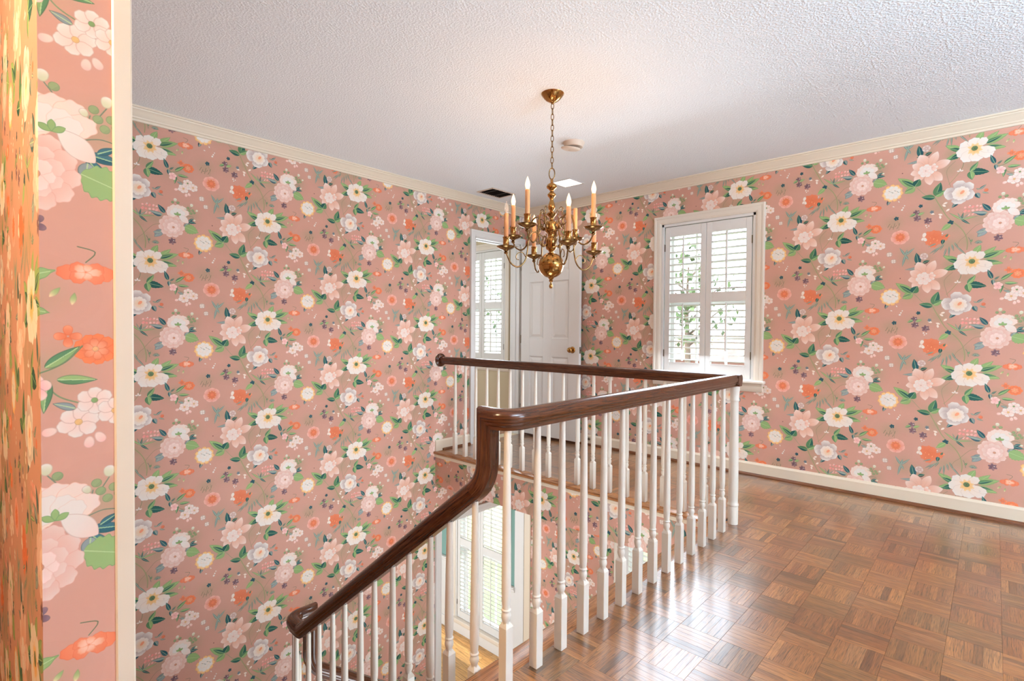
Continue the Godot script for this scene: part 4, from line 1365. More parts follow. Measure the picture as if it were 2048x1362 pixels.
# ---------------------------------------------------------------- stairs
func build_stairs() -> void:
	var o := base("staircase", Vector3(), "oak stairs with white risers turning down beside the papered wall", "stairs", "structure")
	var zl := STAIR_Z - 0.020
	var y := 0.0
	var prof := func(depth: float) -> Array:
		return [Vector2(0, -0.026), Vector2(depth - 0.008, -0.026), Vector2(depth - 0.002, -0.021), Vector2(depth, -0.013), Vector2(depth - 0.002, -0.005), Vector2(depth - 0.008, 0), Vector2(0, 0)]
	for n in range(1, 8):
		var x := -1.222 - GOING * (n - 1)
		var kr := Kit.new()
		kr.box(Vector3(x - 0.016, -RISER * n - 0.02, zl), Vector3(x, -RISER * (n - 1) - 0.024, -0.2465), 0.001)
		part("riser", kr, mats.trim_paint, o)
		if n < 7:
			var kt := Kit.new()
			kt.sweep(prof.call(GOING + 0.028), [[Vector3(x, -RISER * n, zl - 0.028), Vector3.LEFT, Vector3.UP], [Vector3(x, -RISER * n, -0.2465), Vector3.LEFT, Vector3.UP]])
			part("tread", kt, mats.board_oak, o)
	var ly := -RISER * 7.0
	var x0 := -1.222 - GOING * 6.0
	var kl := Kit.new()
	kl.box(Vector3(WALL_X + 0.001, ly - 0.026, zl - 0.028), Vector3(x0, ly, -0.2465), 0.006)
	part("landing", kl, mats.board_oak, o)
	var r2 := (ly - LOW) / 7.0
	for n in range(1, 8):
		var z := zl - 0.23 * (n - 1)
		var kr := Kit.new()
		kr.box(Vector3(WALL_X + 0.001, ly - r2 * n, z), Vector3(-2.63, ly - r2 * (n - 1) - 0.024, z + 0.016), 0.001)
		part("riser", kr, mats.trim_paint, o)
		if n < 7:
			var kt := Kit.new()
			kt.sweep(prof.call(0.258), [[Vector3(WALL_X + 0.001, ly - r2 * n, z), Vector3.FORWARD, Vector3.UP], [Vector3(-2.60, ly - r2 * n, z), Vector3.FORWARD, Vector3.UP]])
			part("tread", kt, mats.board_oak, o)
	# white skirts on the open side of both flights
	var ks := Kit.new()
	var poly := [Vector2(-1.222, -0.026), Vector2(-1.222, -0.36)]
	poly.append(Vector2(x0, ly - 0.34))
	poly.append(Vector2(x0 - 0.24, ly - 0.34))
	poly.append(Vector2(x0 - 0.24, ly - 0.026))
	poly.append(Vector2(x0, ly - 0.026))
	for n in range(6, 0, -1):
		poly.append(Vector2(-1.222 - GOING * n, -RISER * n - 0.026))
		poly.append(Vector2(-1.222 - GOING * (n - 1), -RISER * n - 0.026))
	var clean := []
	for p in poly:
		if clean.is_empty() or clean[-1].distance_to(p) > 0.002: clean.append(p)
	ks.sweep(clean, [[Vector3(0, 0, zl - 0.012), Vector3.RIGHT, Vector3.UP], [Vector3(0, 0, zl), Vector3.RIGHT, Vector3.UP]], true, true, 2.0)
	part("skirt", ks, mats.trim_paint, o)
	ks = Kit.new()
	var zz := zl - 0.23 * 6
	ks.sweep([Vector2(zl, ly - 0.026), Vector2(zl, ly - 0.40), Vector2(zz, LOW), Vector2(zz - 0.04, LOW), Vector2(zz - 0.02, LOW + r2)], [[Vector3(-2.63, 0, 0), Vector3.BACK, Vector3.UP], [Vector3(-2.618, 0, 0), Vector3.BACK, Vector3.UP]], true, true, 2.0)
	part("skirt", ks, mats.trim_paint, o)


# ---------------------------------------------------------------- balustrades
const RAIL := [Vector2(-0.020, 0), Vector2(0.020, 0), Vector2(0.020, 0.011), Vector2(0.0235, 0.0125), Vector2(0.0265, 0.018), Vector2(0.0265, 0.0235), Vector2(0.0295, 0.026), Vector2(0.032, 0.036), Vector2(0.0318, 0.046), Vector2(0.0285, 0.055), Vector2(0.022, 0.062), Vector2(0.012, 0.0662), Vector2(0, 0.0675), Vector2(-0.012, 0.0662), Vector2(-0.022, 0.062), Vector2(-0.0285, 0.055), Vector2(-0.0318, 0.046), Vector2(-0.032, 0.036), Vector2(-0.0295, 0.026), Vector2(-0.0265, 0.0235), Vector2(-0.0265, 0.018), Vector2(-0.0235, 0.0125), Vector2(-0.020, 0.011)]


func baluster_mesh(h: float) -> ArrayMesh:
	var k := Kit.new()
	var w := 0.0165
	k.box(Vector3(-w, 0, -w), Vector3(w, 0.186, w), 0.0012)
	# lamb's-tongue shoulders: the square narrows to the turning
	var p0 := [Vector3(-w, 0.1855, -w), Vector3(w, 0.1855, -w), Vector3(w, 0.1855, w), Vector3(-w, 0.1855, w)]
	var s := 0.0085
	var p1 := [Vector3(-s, 0.2, -s), Vector3(s, 0.2, -s), Vector3(s, 0.2, s), Vector3(-s, 0.2, s)]
	for q in 4:
		var r := (q + 1) % 4
		var nn: Vector3 = (p0[r] - p0[q]).cross(p1[q] - p0[q]).normalized()
		if nn.y < 0: nn = -nn
		k.quad(p0[q], p0[r], p1[r], p1[q], nn)
	var t := h - 0.25
	k.lathe([Vector2(0.0118, 0.193), Vector2(0.0105, 0.200), Vector2(0.0128, 0.206), Vector2(0.0152, 0.213), Vector2(0.0158, 0.220), Vector2(0.0145, 0.227), Vector2(0.0118, 0.232), Vector2(0.0116, 0.234), Vector2(0.0150, 0.2355), Vector2(0.0158, 0.238), Vector2(0.0150, 0.2415), Vector2(0.0122, 0.243), Vector2(0.0128, 0.250), Vector2(0.0150, 0.250 + t * 0.04), Vector2(0.0156, 0.250 + t * 0.10), Vector2(0.0152, 0.250 + t * 0.22), Vector2(0.0134, 0.250 + t * 0.55), Vector2(0.0104, h)], 14, Vector3(), false)
	return k.mesh()


func level_frame(at: Vector3, dir: Vector3, up := Vector3.UP) -> Array:
	return [at, dir.cross(up).normalized(), up]


func build_balustrades() -> void:
	var bp: Material = mats.baluster_paint
	var rw: Material = mats.rail_wood
	# --- landing balustrade: along the back of the well, then towards the camera
	var g := base("gallery_balustrade", Vector3(RAIL_X, 0, RAIL_Z), "white baluster railing with dark wood handrail cornering round the stairwell", "balustrade")
	var off := Vector3(-RAIL_X, 0, -RAIL_Z)
	var m0 := baluster_mesh(RAIL_Y + 0.004)
	for n in range(-5, 13):
		part("baluster", m0, bp, g, Vector3(-2.9135 + 0.1356 * n, 0, RAIL_Z) + off)
	for n in 14:
		var z := -2.9675 + 0.1356 * n
		part("baluster", m0, bp, g, Vector3(RAIL_X - (0.012 if n == 13 else 0.0), 0, z) + off)
	var kn := Kit.new()
	kn.lathe([Vector2(0.0285, 0.0), Vector2(0.0285, 0.100), Vector2(0.0270, 0.104), Vector2(0.0300, 0.108), Vector2(0.0310, 0.114), Vector2(0.0300, 0.120), Vector2(0.0268, 0.124), Vector2(0.0262, 0.14), Vector2(0.0275, 0.22), Vector2(0.0262, 0.42), Vector2(0.0228, 0.700), Vector2(0.0222, 0.722), Vector2(0.0262, 0.726), Vector2(0.0262, 0.732), Vector2(0.0244, 0.735), Vector2(0.0258, 0.775), Vector2(0.0275, 0.790), Vector2(0.0275, RAIL_Y + 0.003)], 24)
	var newel := part("newel_post", kn, bp, g, Vector3(RAIL_X, 0, RAIL_Z) + off)
	newel.set_meta("label", "thicker round corner post")
	var k := Kit.new()
	k.xf = Transform3D(Basis(), off)
	k.sweep(RAIL, [level_frame(Vector3(WALL_X + 0.018, RAIL_Y, RAIL_Z), Vector3.RIGHT), level_frame(Vector3(RAIL_X + 0.034, RAIL_Y, RAIL_Z), Vector3.RIGHT)])
	part("handrail", k, rw, g)
	k = Kit.new()
	k.xf = Transform3D(Basis(), off)
	k.sweep(RAIL, [level_frame(Vector3(RAIL_X, RAIL_Y, RAIL_Z + 0.02), Vector3.BACK), level_frame(Vector3(RAIL_X, RAIL_Y, -1.312), Vector3.BACK)])
	part("handrail", k, rw, g)
	# round rosette on the wall
	k = Kit.new()
	k.xf = Transform3D(Basis(Vector3.FORWARD, PI / 2), off + Vector3(WALL_X, RAIL_Y + 0.034, RAIL_Z))
	k.lathe([Vector2(0.062, 0.0), Vector2(0.062, 0.006), Vector2(0.058, 0.012), Vector2(0.050, 0.013), Vector2(0.047, 0.018), Vector2(0.040, 0.020), Vector2(0.0, 0.020)], 32)
	part("rosette", k, rw, g)
	# --- stair balustrade: quarter turn, drop and slope; then a level turn at the half landing
	var s := base("stair_balustrade", Vector3(-1.222, 0, STAIR_Z), "white balusters under a dark handrail that swoops down the upper flight", "balustrade")
	off = Vector3(1.222, 0, -STAIR_Z)
	var frames := [level_frame(Vector3(RAIL_X, RAIL_Y, -1.312), Vector3.BACK)]
	var R := 0.058
	for q in range(0, 9):
		var a := PI * 0.5 * q / 8.0
		var p := Vector3(RAIL_X - R + R * cos(a), RAIL_Y, STAIR_Z - R + R * sin(a))
		frames.append(level_frame(p, Vector3(-sin(a), 0, cos(a))))
	# mitre into the drop
	var xb := -1.170
	frames.append([Vector3(xb, RAIL_Y, STAIR_Z), Vector3.FORWARD, Vector3(-1, 1, 0)])
	var kq := Kit.new()
	kq.xf = Transform3D(Basis(), off)
	kq.sweep(RAIL, frames)
	part("rail_turn", kq, rw, s)
	var slope := 0.777
	var th := atan(slope)
	var y0 := 0.706
	var gn := [[Vector3(xb, RAIL_Y, STAIR_Z), Vector3.FORWARD, Vector3(-1, 1, 0)]]
	gn.append([Vector3(xb, RAIL_Y - 0.03, STAIR_Z), Vector3.FORWARD, Vector3.LEFT])
	var c := Vector3(xb - 0.17, y0, STAIR_Z)
	for q in 11:
		var a := -(PI * 0.5 - th) * q / 10.0
		gn.append([c + Vector3(cos(a), sin(a), 0) * 0.17, Vector3.FORWARD, -Vector3(cos(a), sin(a), 0)])
	var kg := Kit.new()
	kg.xf = Transform3D(Basis(), off)
	kg.sweep(RAIL, gn)
	part("gooseneck", kg, rw, s)
	var last: Vector3 = gn[gn.size() - 1][0]
	var up := Vector3(-sin(th), cos(th), 0)
	var xe := -2.467
	var endp := Vector3(xe, last.y + slope * (xe - last.x), STAIR_Z)
	var ks := Kit.new()
	ks.xf = Transform3D(Basis(), off)
	ks.sweep(RAIL, [[last, Vector3.FORWARD, up], [endp, Vector3.FORWARD, up]])
	part("handrail", ks, rw, s)
	# easing to level, turn towards the back wall, mitre
	var fr := []
	var cr := 0.10
	for q in 5:
		var a := th * (1.0 - q / 4.0)
		var u := Vector3(-sin(a), cos(a), 0)
		var cc := endp + up * cr
		fr.append([cc - u * cr, Vector3.FORWARD, u])
	var e: Vector3 = fr[4][0]
	e.x = -2.586
	var R2 := 0.062
	for q in range(1, 9):
		var a := PI * 0.5 * q / 8.0
		fr.append(level_frame(Vector3(e.x - R2 * sin(a), e.y, STAIR_Z - R2 + R2 * cos(a)), Vector3(-cos(a), 0, -sin(a))))
	var x2 := e.x - R2
	var zb := STAIR_Z - 0.084
	fr.append([Vector3(x2, e.y, zb), Vector3.RIGHT, Vector3(0, 1, -1)])
	var ke := Kit.new()
	ke.xf = Transform3D(Basis(), off)
	ke.sweep(RAIL, fr)
	part("rail_turn", ke, rw, s)
	var ends := []
	for n in range(1, 7):
		for t in 2:
			var x := -1.258 - GOING * (n - 1) - 0.129 * t
			var under: float = last.y + slope * (x - last.x)
			if x > last.x:
				under = c.y - sqrt(maxf(0.0, 0.17 * 0.17 - pow(x - c.x, 2)))
			under = maxf(under, e.y)
			var hh := under + RISER * n + 0.006
			part("baluster", baluster_mesh(hh), bp, s, Vector3(x, -RISER * n, STAIR_Z) + off)
	var lyy := -RISER * 7.0
	for p in [Vector3(-2.66, 0, STAIR_Z - 0.035)]:
		var under: float = maxf(e.y, last.y + slope * (p.x - last.x))
		part("baluster", baluster_mesh(under - lyy + 0.008), bp, s, Vector3(p.x, lyy, p.z) + off)
	# --- lower flight rail
	var l := base("lower_balustrade", Vector3(x2, lyy, zb - 0.05), "dark handrail and white balusters of the lower flight against the wallpaper", "balustrade")
	off = -Vector3(x2, lyy, zb - 0.05)
	var slope2 := 0.76
	var th2 := atan(slope2)
	var yy0 := -0.60
	var gl := [[Vector3(x2, e.y, zb), Vector3.RIGHT, Vector3(0, 1, -1)], [Vector3(x2, e.y - 0.03, zb), Vector3.RIGHT, Vector3.FORWARD]]
	c = Vector3(x2, yy0, zb - 0.17)
	for q in 11:
		var a := -(PI * 0.5 - th2) * q / 10.0
		gl.append([c + Vector3(0, sin(a), cos(a)) * 0.17, Vector3.RIGHT, -Vector3(0, sin(a), cos(a))])
	var kk := Kit.new()
	kk.xf = Transform3D(Basis(), off)
	kk.sweep(RAIL, gl)
	part("gooseneck", kk, rw, l)
	last = gl[gl.size() - 1][0]
	up = Vector3(0, cos(th2), -sin(th2))
	var zl := STAIR_Z - 0.020
	var ze := zl - 0.23 * 6.0 + 0.02
	var kh := Kit.new()
	kh.xf = Transform3D(Basis(), off)
	kh.sweep(RAIL, [[last, Vector3.RIGHT, up], [Vector3(x2, last.y + slope2 * (ze - last.z), ze), Vector3.RIGHT, up]])
	part("handrail", kh, rw, l)
	var r2 := (lyy - LOW) / 7.0
	for n in range(1, 7):
		for t in 2:
			var z := zl - 0.23 * (n - 1) - 0.05 - 0.115 * t
			var under: float = last.y + slope2 * (z - last.z)
			if z > last.z: under = c.y - sqrt(maxf(0.0, 0.17 * 0.17 - pow(z - c.z, 2)))
			var ty := lyy - r2 * n
			part("baluster", baluster_mesh(under - ty + 0.006), bp, l, Vector3(x2 - 0.03, ty, z) + off)


# ---------------------------------------------------------------- chandelier
func curve_points(ctrl: Array, steps: int) -> Array:
	var c := Curve3D.new()
	for n in ctrl.size():
		var t: Vector3 = (ctrl[mini(n + 1, ctrl.size() - 1)] - ctrl[maxi(n - 1, 0)]) / 5.2
		c.add_point(ctrl[n], -t, t)
	var out := []
	var L := c.get_baked_length()
	for n in steps + 1:
		out.append(c.sample_baked(L * n / steps, true))
	return out


func build_chandelier() -> void:
	var at := Vector3(-1.829, CEIL, -2.300)
	var o := base("chandelier", at, "brass candle chandelier with two tiers of curved arms hanging over the stairwell", "chandelier")
	var br: Material = mats.brass
	var ob: Material = mats.old_brass
	var Y := func(y: float) -> float: return y - CEIL
	var k := Kit.new()
	k.lathe([Vector2(0.0, -0.056), Vector2(0.007, -0.055), Vector2(0.009, -0.048), Vector2(0.018, -0.045), Vector2(0.034, -0.036), Vector2(0.048, -0.023), Vector2(0.057, -0.011), Vector2(0.0625, -0.004), Vector2(0.064, 0.0)], 36)
	part("canopy", k, br, o)
	# chain of oval links, each turned a quarter
	var chain := Node3D.new()
	chain.name = "chain"
	o.add_child(chain, true)
	var top := -0.052
	var bottom: float = Y.call(2.030)
	var cnt := 12
	var pitch := (bottom - top) / cnt
	var link := []
	for n in 20:
		var a := TAU * n / 20.0
		link.append(Vector3(cos(a) * 0.0078, sin(a) * (absf(pitch) * 0.5 + 0.0032), 0))
	var lk := Kit.new()
	lk.tube(link, 0.0022, 6, true)
	var lm := lk.mesh()
	for n in cnt:
		var p := part("chain_link", lm, ob, chain, Vector3(0, top + pitch * (n + 0.5), 0))
		p.rotation.y = 0.35 + (PI / 2 if n % 2 else 0.0)
	var ring_ := []
	for n in 24:
		var a := TAU * n / 24.0
		ring_.append(Vector3(cos(a) * 0.0155, Y.call(2.0) + sin(a) * 0.031, 0))
	k = Kit.new()
	k.tube(ring_, 0.0032, 8, true)
	var rg := part("hanging_ring", k, ob, o)
	rg.rotation.y = 0.62
	# turned stem from the ring down to the hubs
	k = Kit.new()
	var stem_ := [[0.0, 1.974], [0.0055, 1.972], [0.0085, 1.962], [0.0075, 1.952], [0.012, 1.948], [0.024, 1.940], [0.0295, 1.930], [0.027, 1.920], [0.016, 1.912], [0.010, 1.904], [0.010, 1.900], [0.018, 1.893], [0.0245, 1.884], [0.0225, 1.876], [0.013, 1.866], [0.0095, 1.856], [0.0125, 1.845], [0.0175, 1.832], [0.0205, 1.818], [0.0175, 1.804], [0.0105, 1.796], [0.0095, 1.790], [0.022, 1.786], [0.0285, 1.778], [0.025, 1.769], [0.0135, 1.758], [0.0095, 1.748], [0.012, 1.741], [0.026, 1.736], [0.034, 1.730], [0.036, 1.718], [0.036, 1.690], [0.034, 1.678], [0.024, 1.670], [0.020, 1.664], [0.019, 1.650], [0.024, 1.644], [0.0295, 1.638], [0.0305, 1.625], [0.0305, 1.592], [0.028, 1.582], [0.017, 1.574], [0.0125, 1.566], [0.014, 1.560]]
	var pr := []
	for q in range(stem_.size() - 1, -1, -1):
		pr.append(Vector2(stem_[q][0], Y.call(stem_[q][1])))
	k.lathe(pr, 28, Vector3(), false)
	part("stem", k, br, o)
	# polished ball with its seam, finial below
	k = Kit.new()
	var rb := 0.071
	var yb: float = Y.call(1.492)
	pr = []
	for n in 25:
		var a := -PI / 2 + PI * n / 24.0
		var rr := rb * cos(a)
		pr.append(Vector2(maxf(rr, 0.0), yb + rb * sin(a)))
	k.lathe(pr, 40)
	k.lathe([Vector2(0.069, yb - 0.0035), Vector2(0.0745, yb - 0.002), Vector2(0.0745, yb + 0.002), Vector2(0.069, yb + 0.0035)], 40)
	part("ball", k, br, o)
	k = Kit.new()
	pr = [Vector2(0.0, Y.call(1.362)), Vector2(0.006, Y.call(1.3635)), Vector2(0.0098, Y.call(1.370)), Vector2(0.0105, Y.call(1.377)), Vector2(0.0075, Y.call(1.387)), Vector2(0.0045, Y.call(1.393)), Vector2(0.0042, Y.call(1.398)), Vector2(0.010, Y.call(1.401)), Vector2(0.0125, Y.call(1.406)), Vector2(0.009, Y.call(1.411)), Vector2(0.012, Y.call(1.415)), Vector2(0.016, Y.call(1.420)), Vector2(0.020, Y.call(1.428))]
	k.lathe(pr, 20)
	part("finial", k, br, o)
	# arms: angles measured from the line of sight, seen from above
	var facing := Vector3(0.678, 0, 0.735)      # towards the camera
	var side := Vector3(0.735, 0, -0.678)       # to the camera's right
	var lower := [-72.0, 15.0, 108.0, 199.0]
	var upper := [-33.6, 57.0, 142.0, 237.0]
	for tier in 2:
		for n in 4:
			var deg: float = lower[n] if tier == 0 else upper[n]
			var d := facing * cos(deg_to_rad(deg)) + side * sin(deg_to_rad(deg))
			var pt := func(r: float, y: float) -> Vector3: return d * r + Vector3(0, Y.call(y), 0)
			var r0 := 0.264 if tier == 0 else 0.254
			var py := 1.571 if tier == 0 else 1.667
			var hub := 1.606 if tier == 0 else 1.704
			var ctrl := [pt.call(0.028, hub), pt.call(0.050, hub - 0.012), pt.call(0.068, hub + 0.010), pt.call(0.074, hub + 0.045), pt.call(0.095, hub + 0.066), pt.call(0.122, hub + 0.052), pt.call(0.136, hub + 0.012)]
			if tier == 0:
				ctrl.append_array([pt.call(0.142, hub - 0.050), pt.call(0.158, hub - 0.102), pt.call(0.196, hub - 0.132), pt.call(0.236, hub - 0.112), pt.call(0.258, hub - 0.068), pt.call(r0, py - 0.022)])
			else:
				ctrl.append_array([pt.call(0.143, hub - 0.040), pt.call(0.160, hub - 0.086), pt.call(0.194, hub - 0.112), pt.call(0.230, hub - 0.100), pt.call(0.250, hub - 0.070), pt.call(r0, py - 0.022)])
			var ak := Kit.new()
			ak.tube(curve_points(ctrl, 44), 0.0046, 8)
			# scrolls: a ring by the hub and a curled leaf above it
			var sc := []
			for q in 19:
				var a := -0.4 - TAU * 0.92 * q / 18.0
				var rr := 0.025 - 0.006 * q / 18.0
				sc.append(pt.call(0.070 + rr * cos(a), hub + 0.030 + rr * sin(a)))
			ak.tube(sc, 0.0033, 6)
			var lf := curve_points([pt.call(0.082, hub + 0.050), pt.call(0.066, hub + 0.072), pt.call(0.072, hub + 0.096), pt.call(0.058, hub + 0.106), pt.call(0.050, hub + 0.094)], 14)
			ak.tube(lf, 0.0028, 6)
			if tier == 0:
				ak.tube(curve_points([pt.call(0.150, hub - 0.075), pt.call(0.172, hub - 0.050), pt.call(0.200, hub - 0.060), pt.call(0.206, hub - 0.086), pt.call(0.190, hub - 0.092)], 14), 0.0028, 6)
			var kn := Kit.new()
			ak.xf = Transform3D()
			ak.lathe([Vector2(0.0, -0.011), Vector2(0.009, -0.008), Vector2(0.011, 0.0), Vector2(0.009, 0.008), Vector2(0.0, 0.011)], 12, pt.call(0.052, hub - 0.004))
			var arm := part("arm", ak, ob, o)
			var tip: Vector3 = pt.call(r0, py)
			kn = Kit.new()
			kn.lathe([Vector2(0.006, -0.030), Vector2(0.010, -0.026), Vector2(0.012, -0.021), Vector2(0.007, -0.016), Vector2(0.011, -0.012), Vector2(0.016, -0.008), Vector2(0.030, -0.004), Vector2(0.044, 0.004), Vector2(0.051, 0.010), Vector2(0.052, 0.012), Vector2(0.044, 0.008), Vector2(0.028, 0.002), Vector2(0.010, 0.001)], 28, tip)
			part("drip_pan", kn, ob, arm)
			kn = Kit.new()
			kn.lathe([Vector2(0.010, 0.0), Vector2(0.018, 0.006), Vector2(0.0205, 0.012), Vector2(0.018, 0.018), Vector2(0.0165, 0.022), Vector2(0.0165, 0.055), Vector2(0.0185, 0.058), Vector2(0.0195, 0.062), Vector2(0.0130, 0.062)], 22, tip)
			part("candle_cup", kn, br, arm)
			kn = Kit.new()
			kn.lathe([Vector2(0.0122, 0.056), Vector2(0.0122, 0.186), Vector2(0.0105, 0.189), Vector2(0.0, 0.189)], 18, tip)
			part("candle_sleeve", kn, mats.candle_wax, arm)
			if tier == 1 and n == 2:
				continue   # its bulb is missing
			var lit: bool = not (tier == 0 and n == 0)
			kn = Kit.new()
			kn.lathe([Vector2(0.007, 0.188), Vector2(0.0092, 0.194), Vector2(0.0125, 0.206), Vector2(0.0130, 0.214), Vector2(0.0112, 0.226), Vector2(0.0070, 0.240), Vector2(0.0030, 0.251), Vector2(0.0, 0.258)], 16, tip)
			var bulb := part("bulb", kn, mats.lit_bulb if lit else mats.clear_bulb, arm)
			if not lit:
				bulb.set_meta("label", "unlit clear flame bulb")
				kn = Kit.new()
				kn.lathe([Vector2(0.0, 0.190), Vector2(0.0025, 0.192), Vector2(0.0015, 0.214), Vector2(0.0, 0.216)], 8, tip)
				part("filament_stem", kn, mats.plastic_white, arm)
			else:
				omni("bulb_light", tip + Vector3(0, 0.214, 0), Color(1.0, 0.76, 0.52), 0.025, 0.012, arm)


# ---------------------------------------------------------------- small fittings
func build_small_things() -> void:
	# flush square light in the ceiling
	var c := base("ceiling_light", Vector3(-2.811, CEIL, -3.757), "small square flush ceiling light glowing white near the back corner", "ceiling light")
	var k := Kit.new()
	for q in [[-0.108, -0.094, -0.108, 0.108], [0.094, 0.108, -0.108, 0.108], [-0.094, 0.094, -0.108, -0.094], [-0.094, 0.094, 0.094, 0.108]]:
		k.box(Vector3(q[0], -0.006, q[2]), Vector3(q[1], 0.0, q[3]), 0.002)
	part("frame", k, mats.white_wall, c)
	k = Kit.new()
	k.box(Vector3(-0.094, -0.003, -0.094), Vector3(0.094, 0.0, 0.094))
	part("lamp_diffuser", k, mats.lamp_diffuser, c)
	area_light("ceiling_light_glow", Vector3(-2.811, CEIL - 0.008, -3.757), Vector3(0.0001, -1, 0), Vector2(0.18, 0.18), Color(1.0, 0.97, 0.93), 0.25)
	# air vent
	var v := base("air_vent", Vector3(-3.525, CEIL, -3.585), "dark louvred air vent in the ceiling over the bedroom door", "vent")
	k = Kit.new()
	var hx := 0.092
	var hz := 0.138
	for q in [[-hx - 0.018, -hx, -hz - 0.018, hz + 0.018], [hx, hx + 0.018, -hz - 0.018, hz + 0.018], [-hx, hx, -hz - 0.018, -hz], [-hx, hx, hz, hz + 0.018]]:
		k.box(Vector3(q[0], -0.007, q[2]), Vector3(q[1], 0.0, q[3]), 0.002)
	part("frame", k, mats.plastic_white, v)
	k = Kit.new()
	k.box(Vector3(-hx, -0.0015, -hz), Vector3(hx, -0.0005, hz))
	part("backing", k, mats.dark_metal, v)
	for q in 11:
		k = Kit.new()
		var z := lerpf(-hz + 0.01, hz - 0.01, q / 10.0)
		k.xf = Transform3D(Basis(Vector3.RIGHT, 0.7), Vector3(0, -0.004, z))
		k.box(Vector3(-hx, -0.0008, -0.007), Vector3(hx, 0.0008, 0.007))
		part("slat", k, mats.screen_grey if q % 5 == 3 else mats.dark_metal, v)
	# smoke detector, its cover hanging askew
	var s := base("smoke_detector", Vector3(-2.185, CEIL, -2.99), "round white smoke detector with its cover hanging open on the ceiling", "smoke detector")
	k = Kit.new()
	k.lathe([Vector2(0.060, -0.034), Vector2(0.066, -0.030), Vector2(0.068, -0.012), Vector2(0.074, -0.008), Vector2(0.075, 0.0)], 36)
	part("base", k, mats.plastic_white, s)
	k = Kit.new()
	k.xf = Transform3D(Basis(Vector3(0.735, 0, -0.678), 0.16) * Basis(Vector3(0.678, 0, 0.735), -0.10), Vector3(-0.014, -0.044, 0.018))
	k.lathe([Vector2(0.0, -0.010), Vector2(0.050, -0.009), Vector2(0.064, -0.004), Vector2(0.068, 0.003), Vector2(0.066, 0.006)], 36)
	k.lathe([Vector2(0.0, -0.013), Vector2(0.014, -0.013), Vector2(0.016, -0.010)], 16)
	part("cover", k, mats.plastic_white, s)
	k = Kit.new()
	k.box(Vector3(-0.022, -0.046, 0.018), Vector3(0.010, -0.034, 0.040), 0.003)
	part("battery_clip", k, mats.hinge_metal, s)
	# light switch whose plate is papered over
	var w := base("light_switch", Vector3(WALL_X, 1.225, -3.437), "light switch plate covered in matching floral wallpaper beside the door casing", "switch")
	k = Kit.new()
	var P := func(z: float, y: float, x: float) -> Vector3: return Vector3(x, y, z)
	var U := func(z: float, y: float) -> Vector2: return Vector2((-0.857 + 0.012 - (z - 3.437) + 0.350) / (2.0 * REP_W), (2.2333 + 0.010 - (y + 1.225) + 0.200) / REP_H)
	var a := [[-0.036, 0.0], [0.036, 0.0], [0.036, 0.116], [-0.036, 0.116]]
	var b := [[-0.0395, -0.0035], [0.0395, -0.0035], [0.0395, 0.1195], [-0.0395, 0.1195]]
	var uvs := []
	for q in a: uvs.append(U.call(q[0], q[1]))
	k.quad(P.call(a[0][0], a[0][1], 0.006), P.call(a[1][0], a[1][1], 0.006), P.call(a[2][0], a[2][1], 0.006), P.call(a[3][0], a[3][1], 0.006), Vector3.RIGHT, uvs)
	for q in 4:
		var r := (q + 1) % 4
		var A: Vector3 = P.call(a[q][0], a[q][1], 0.006)
		var B: Vector3 = P.call(a[r][0], a[r][1], 0.006)
		var C: Vector3 = P.call(b[r][0], b[r][1], 0.0)
		var D: Vector3 = P.call(b[q][0], b[q][1], 0.0)
		var nn := (B - A).cross(D - A).normalized()
		if nn.x < 0: nn = -nn
		k.quad(A, B, C, D, nn, [U.call(a[q][0], a[q][1]), U.call(a[r][0], a[r][1]), U.call(b[r][0], b[r][1]), U.call(b[q][0], b[q][1])])
	part("switch_plate", k, mats.wallpaper, w)
	k = Kit.new()
	k.xf = Transform3D(Basis(Vector3.BACK, 0.45), Vector3(0.005, 0.058, 0))
	k.box(Vector3(0, -0.005, -0.0045), Vector3(0.014, 0.005, 0.0045), 0.001)
	part("toggle", k, mats.plastic_white, w)
	# door stop screwed to the baseboard behind the door
	var ds := base("door_stop", Vector3(-2.925, 0.062, WALL_Z + 0.014), "small dark door stop on the baseboard beside the open door", "door stop")
	k = Kit.new()
	k.xf = Transform3D(Basis(Vector3.RIGHT, PI / 2), Vector3())
	k.lathe([Vector2(0.014, 0.0), Vector2(0.013, 0.004), Vector2(0.006, 0.007), Vector2(0.005, 0.052), Vector2(0.0, 0.052)], 16)
	part("stem", k, mats.hinge_metal, ds)
	k = Kit.new()
	k.xf = Transform3D(Basis(Vector3.RIGHT, PI / 2), Vector3())
	k.lathe([Vector2(0.009, 0.050), Vector2(0.011, 0.054), Vector2(0.011, 0.064), Vector2(0.008, 0.068), Vector2(0.0, 0.069)], 16)
	part("tip", k, mats.rubber, ds)
	# ceiling lamp out of view, placed to light the stair wall and balusters
	var hl := base("unseen_hall_lamp", Vector3(-1.1, CEIL, 0.8), "unseen round flush ceiling lamp lighting the hall behind the stair wall", "ceiling lamp")
	k = Kit.new()
	k.lathe([Vector2(0.15, -0.03), Vector2(0.16, -0.02), Vector2(0.16, 0.0)], 32, Vector3(), false)
	part("base", k, mats.brass, hl)
	k = Kit.new()
	k.lathe([Vector2(0.0, -0.11), Vector2(0.06, -0.105), Vector2(0.11, -0.08), Vector2(0.14, -0.045), Vector2(0.148, -0.02)], 32)
	part("lamp_diffuser", k, mats.lamp_diffuser, hl)
	# tall uplighter added behind the camera to brighten the ceiling
	var fp := base("added_uplighter", Vector3(2.3, 0, -1.1), "tall brass uplighter added behind the camera to brighten the ceiling", "floor lamp")
	k = Kit.new()
	k.lathe([Vector2(0.15, 0.0), Vector2(0.15, 0.012), Vector2(0.11, 0.026), Vector2(0.03, 0.04), Vector2(0.013, 0.06), Vector2(0.011, 1.66), Vector2(0.02, 1.67)], 28)
	part("pole", k, mats.brass, fp)
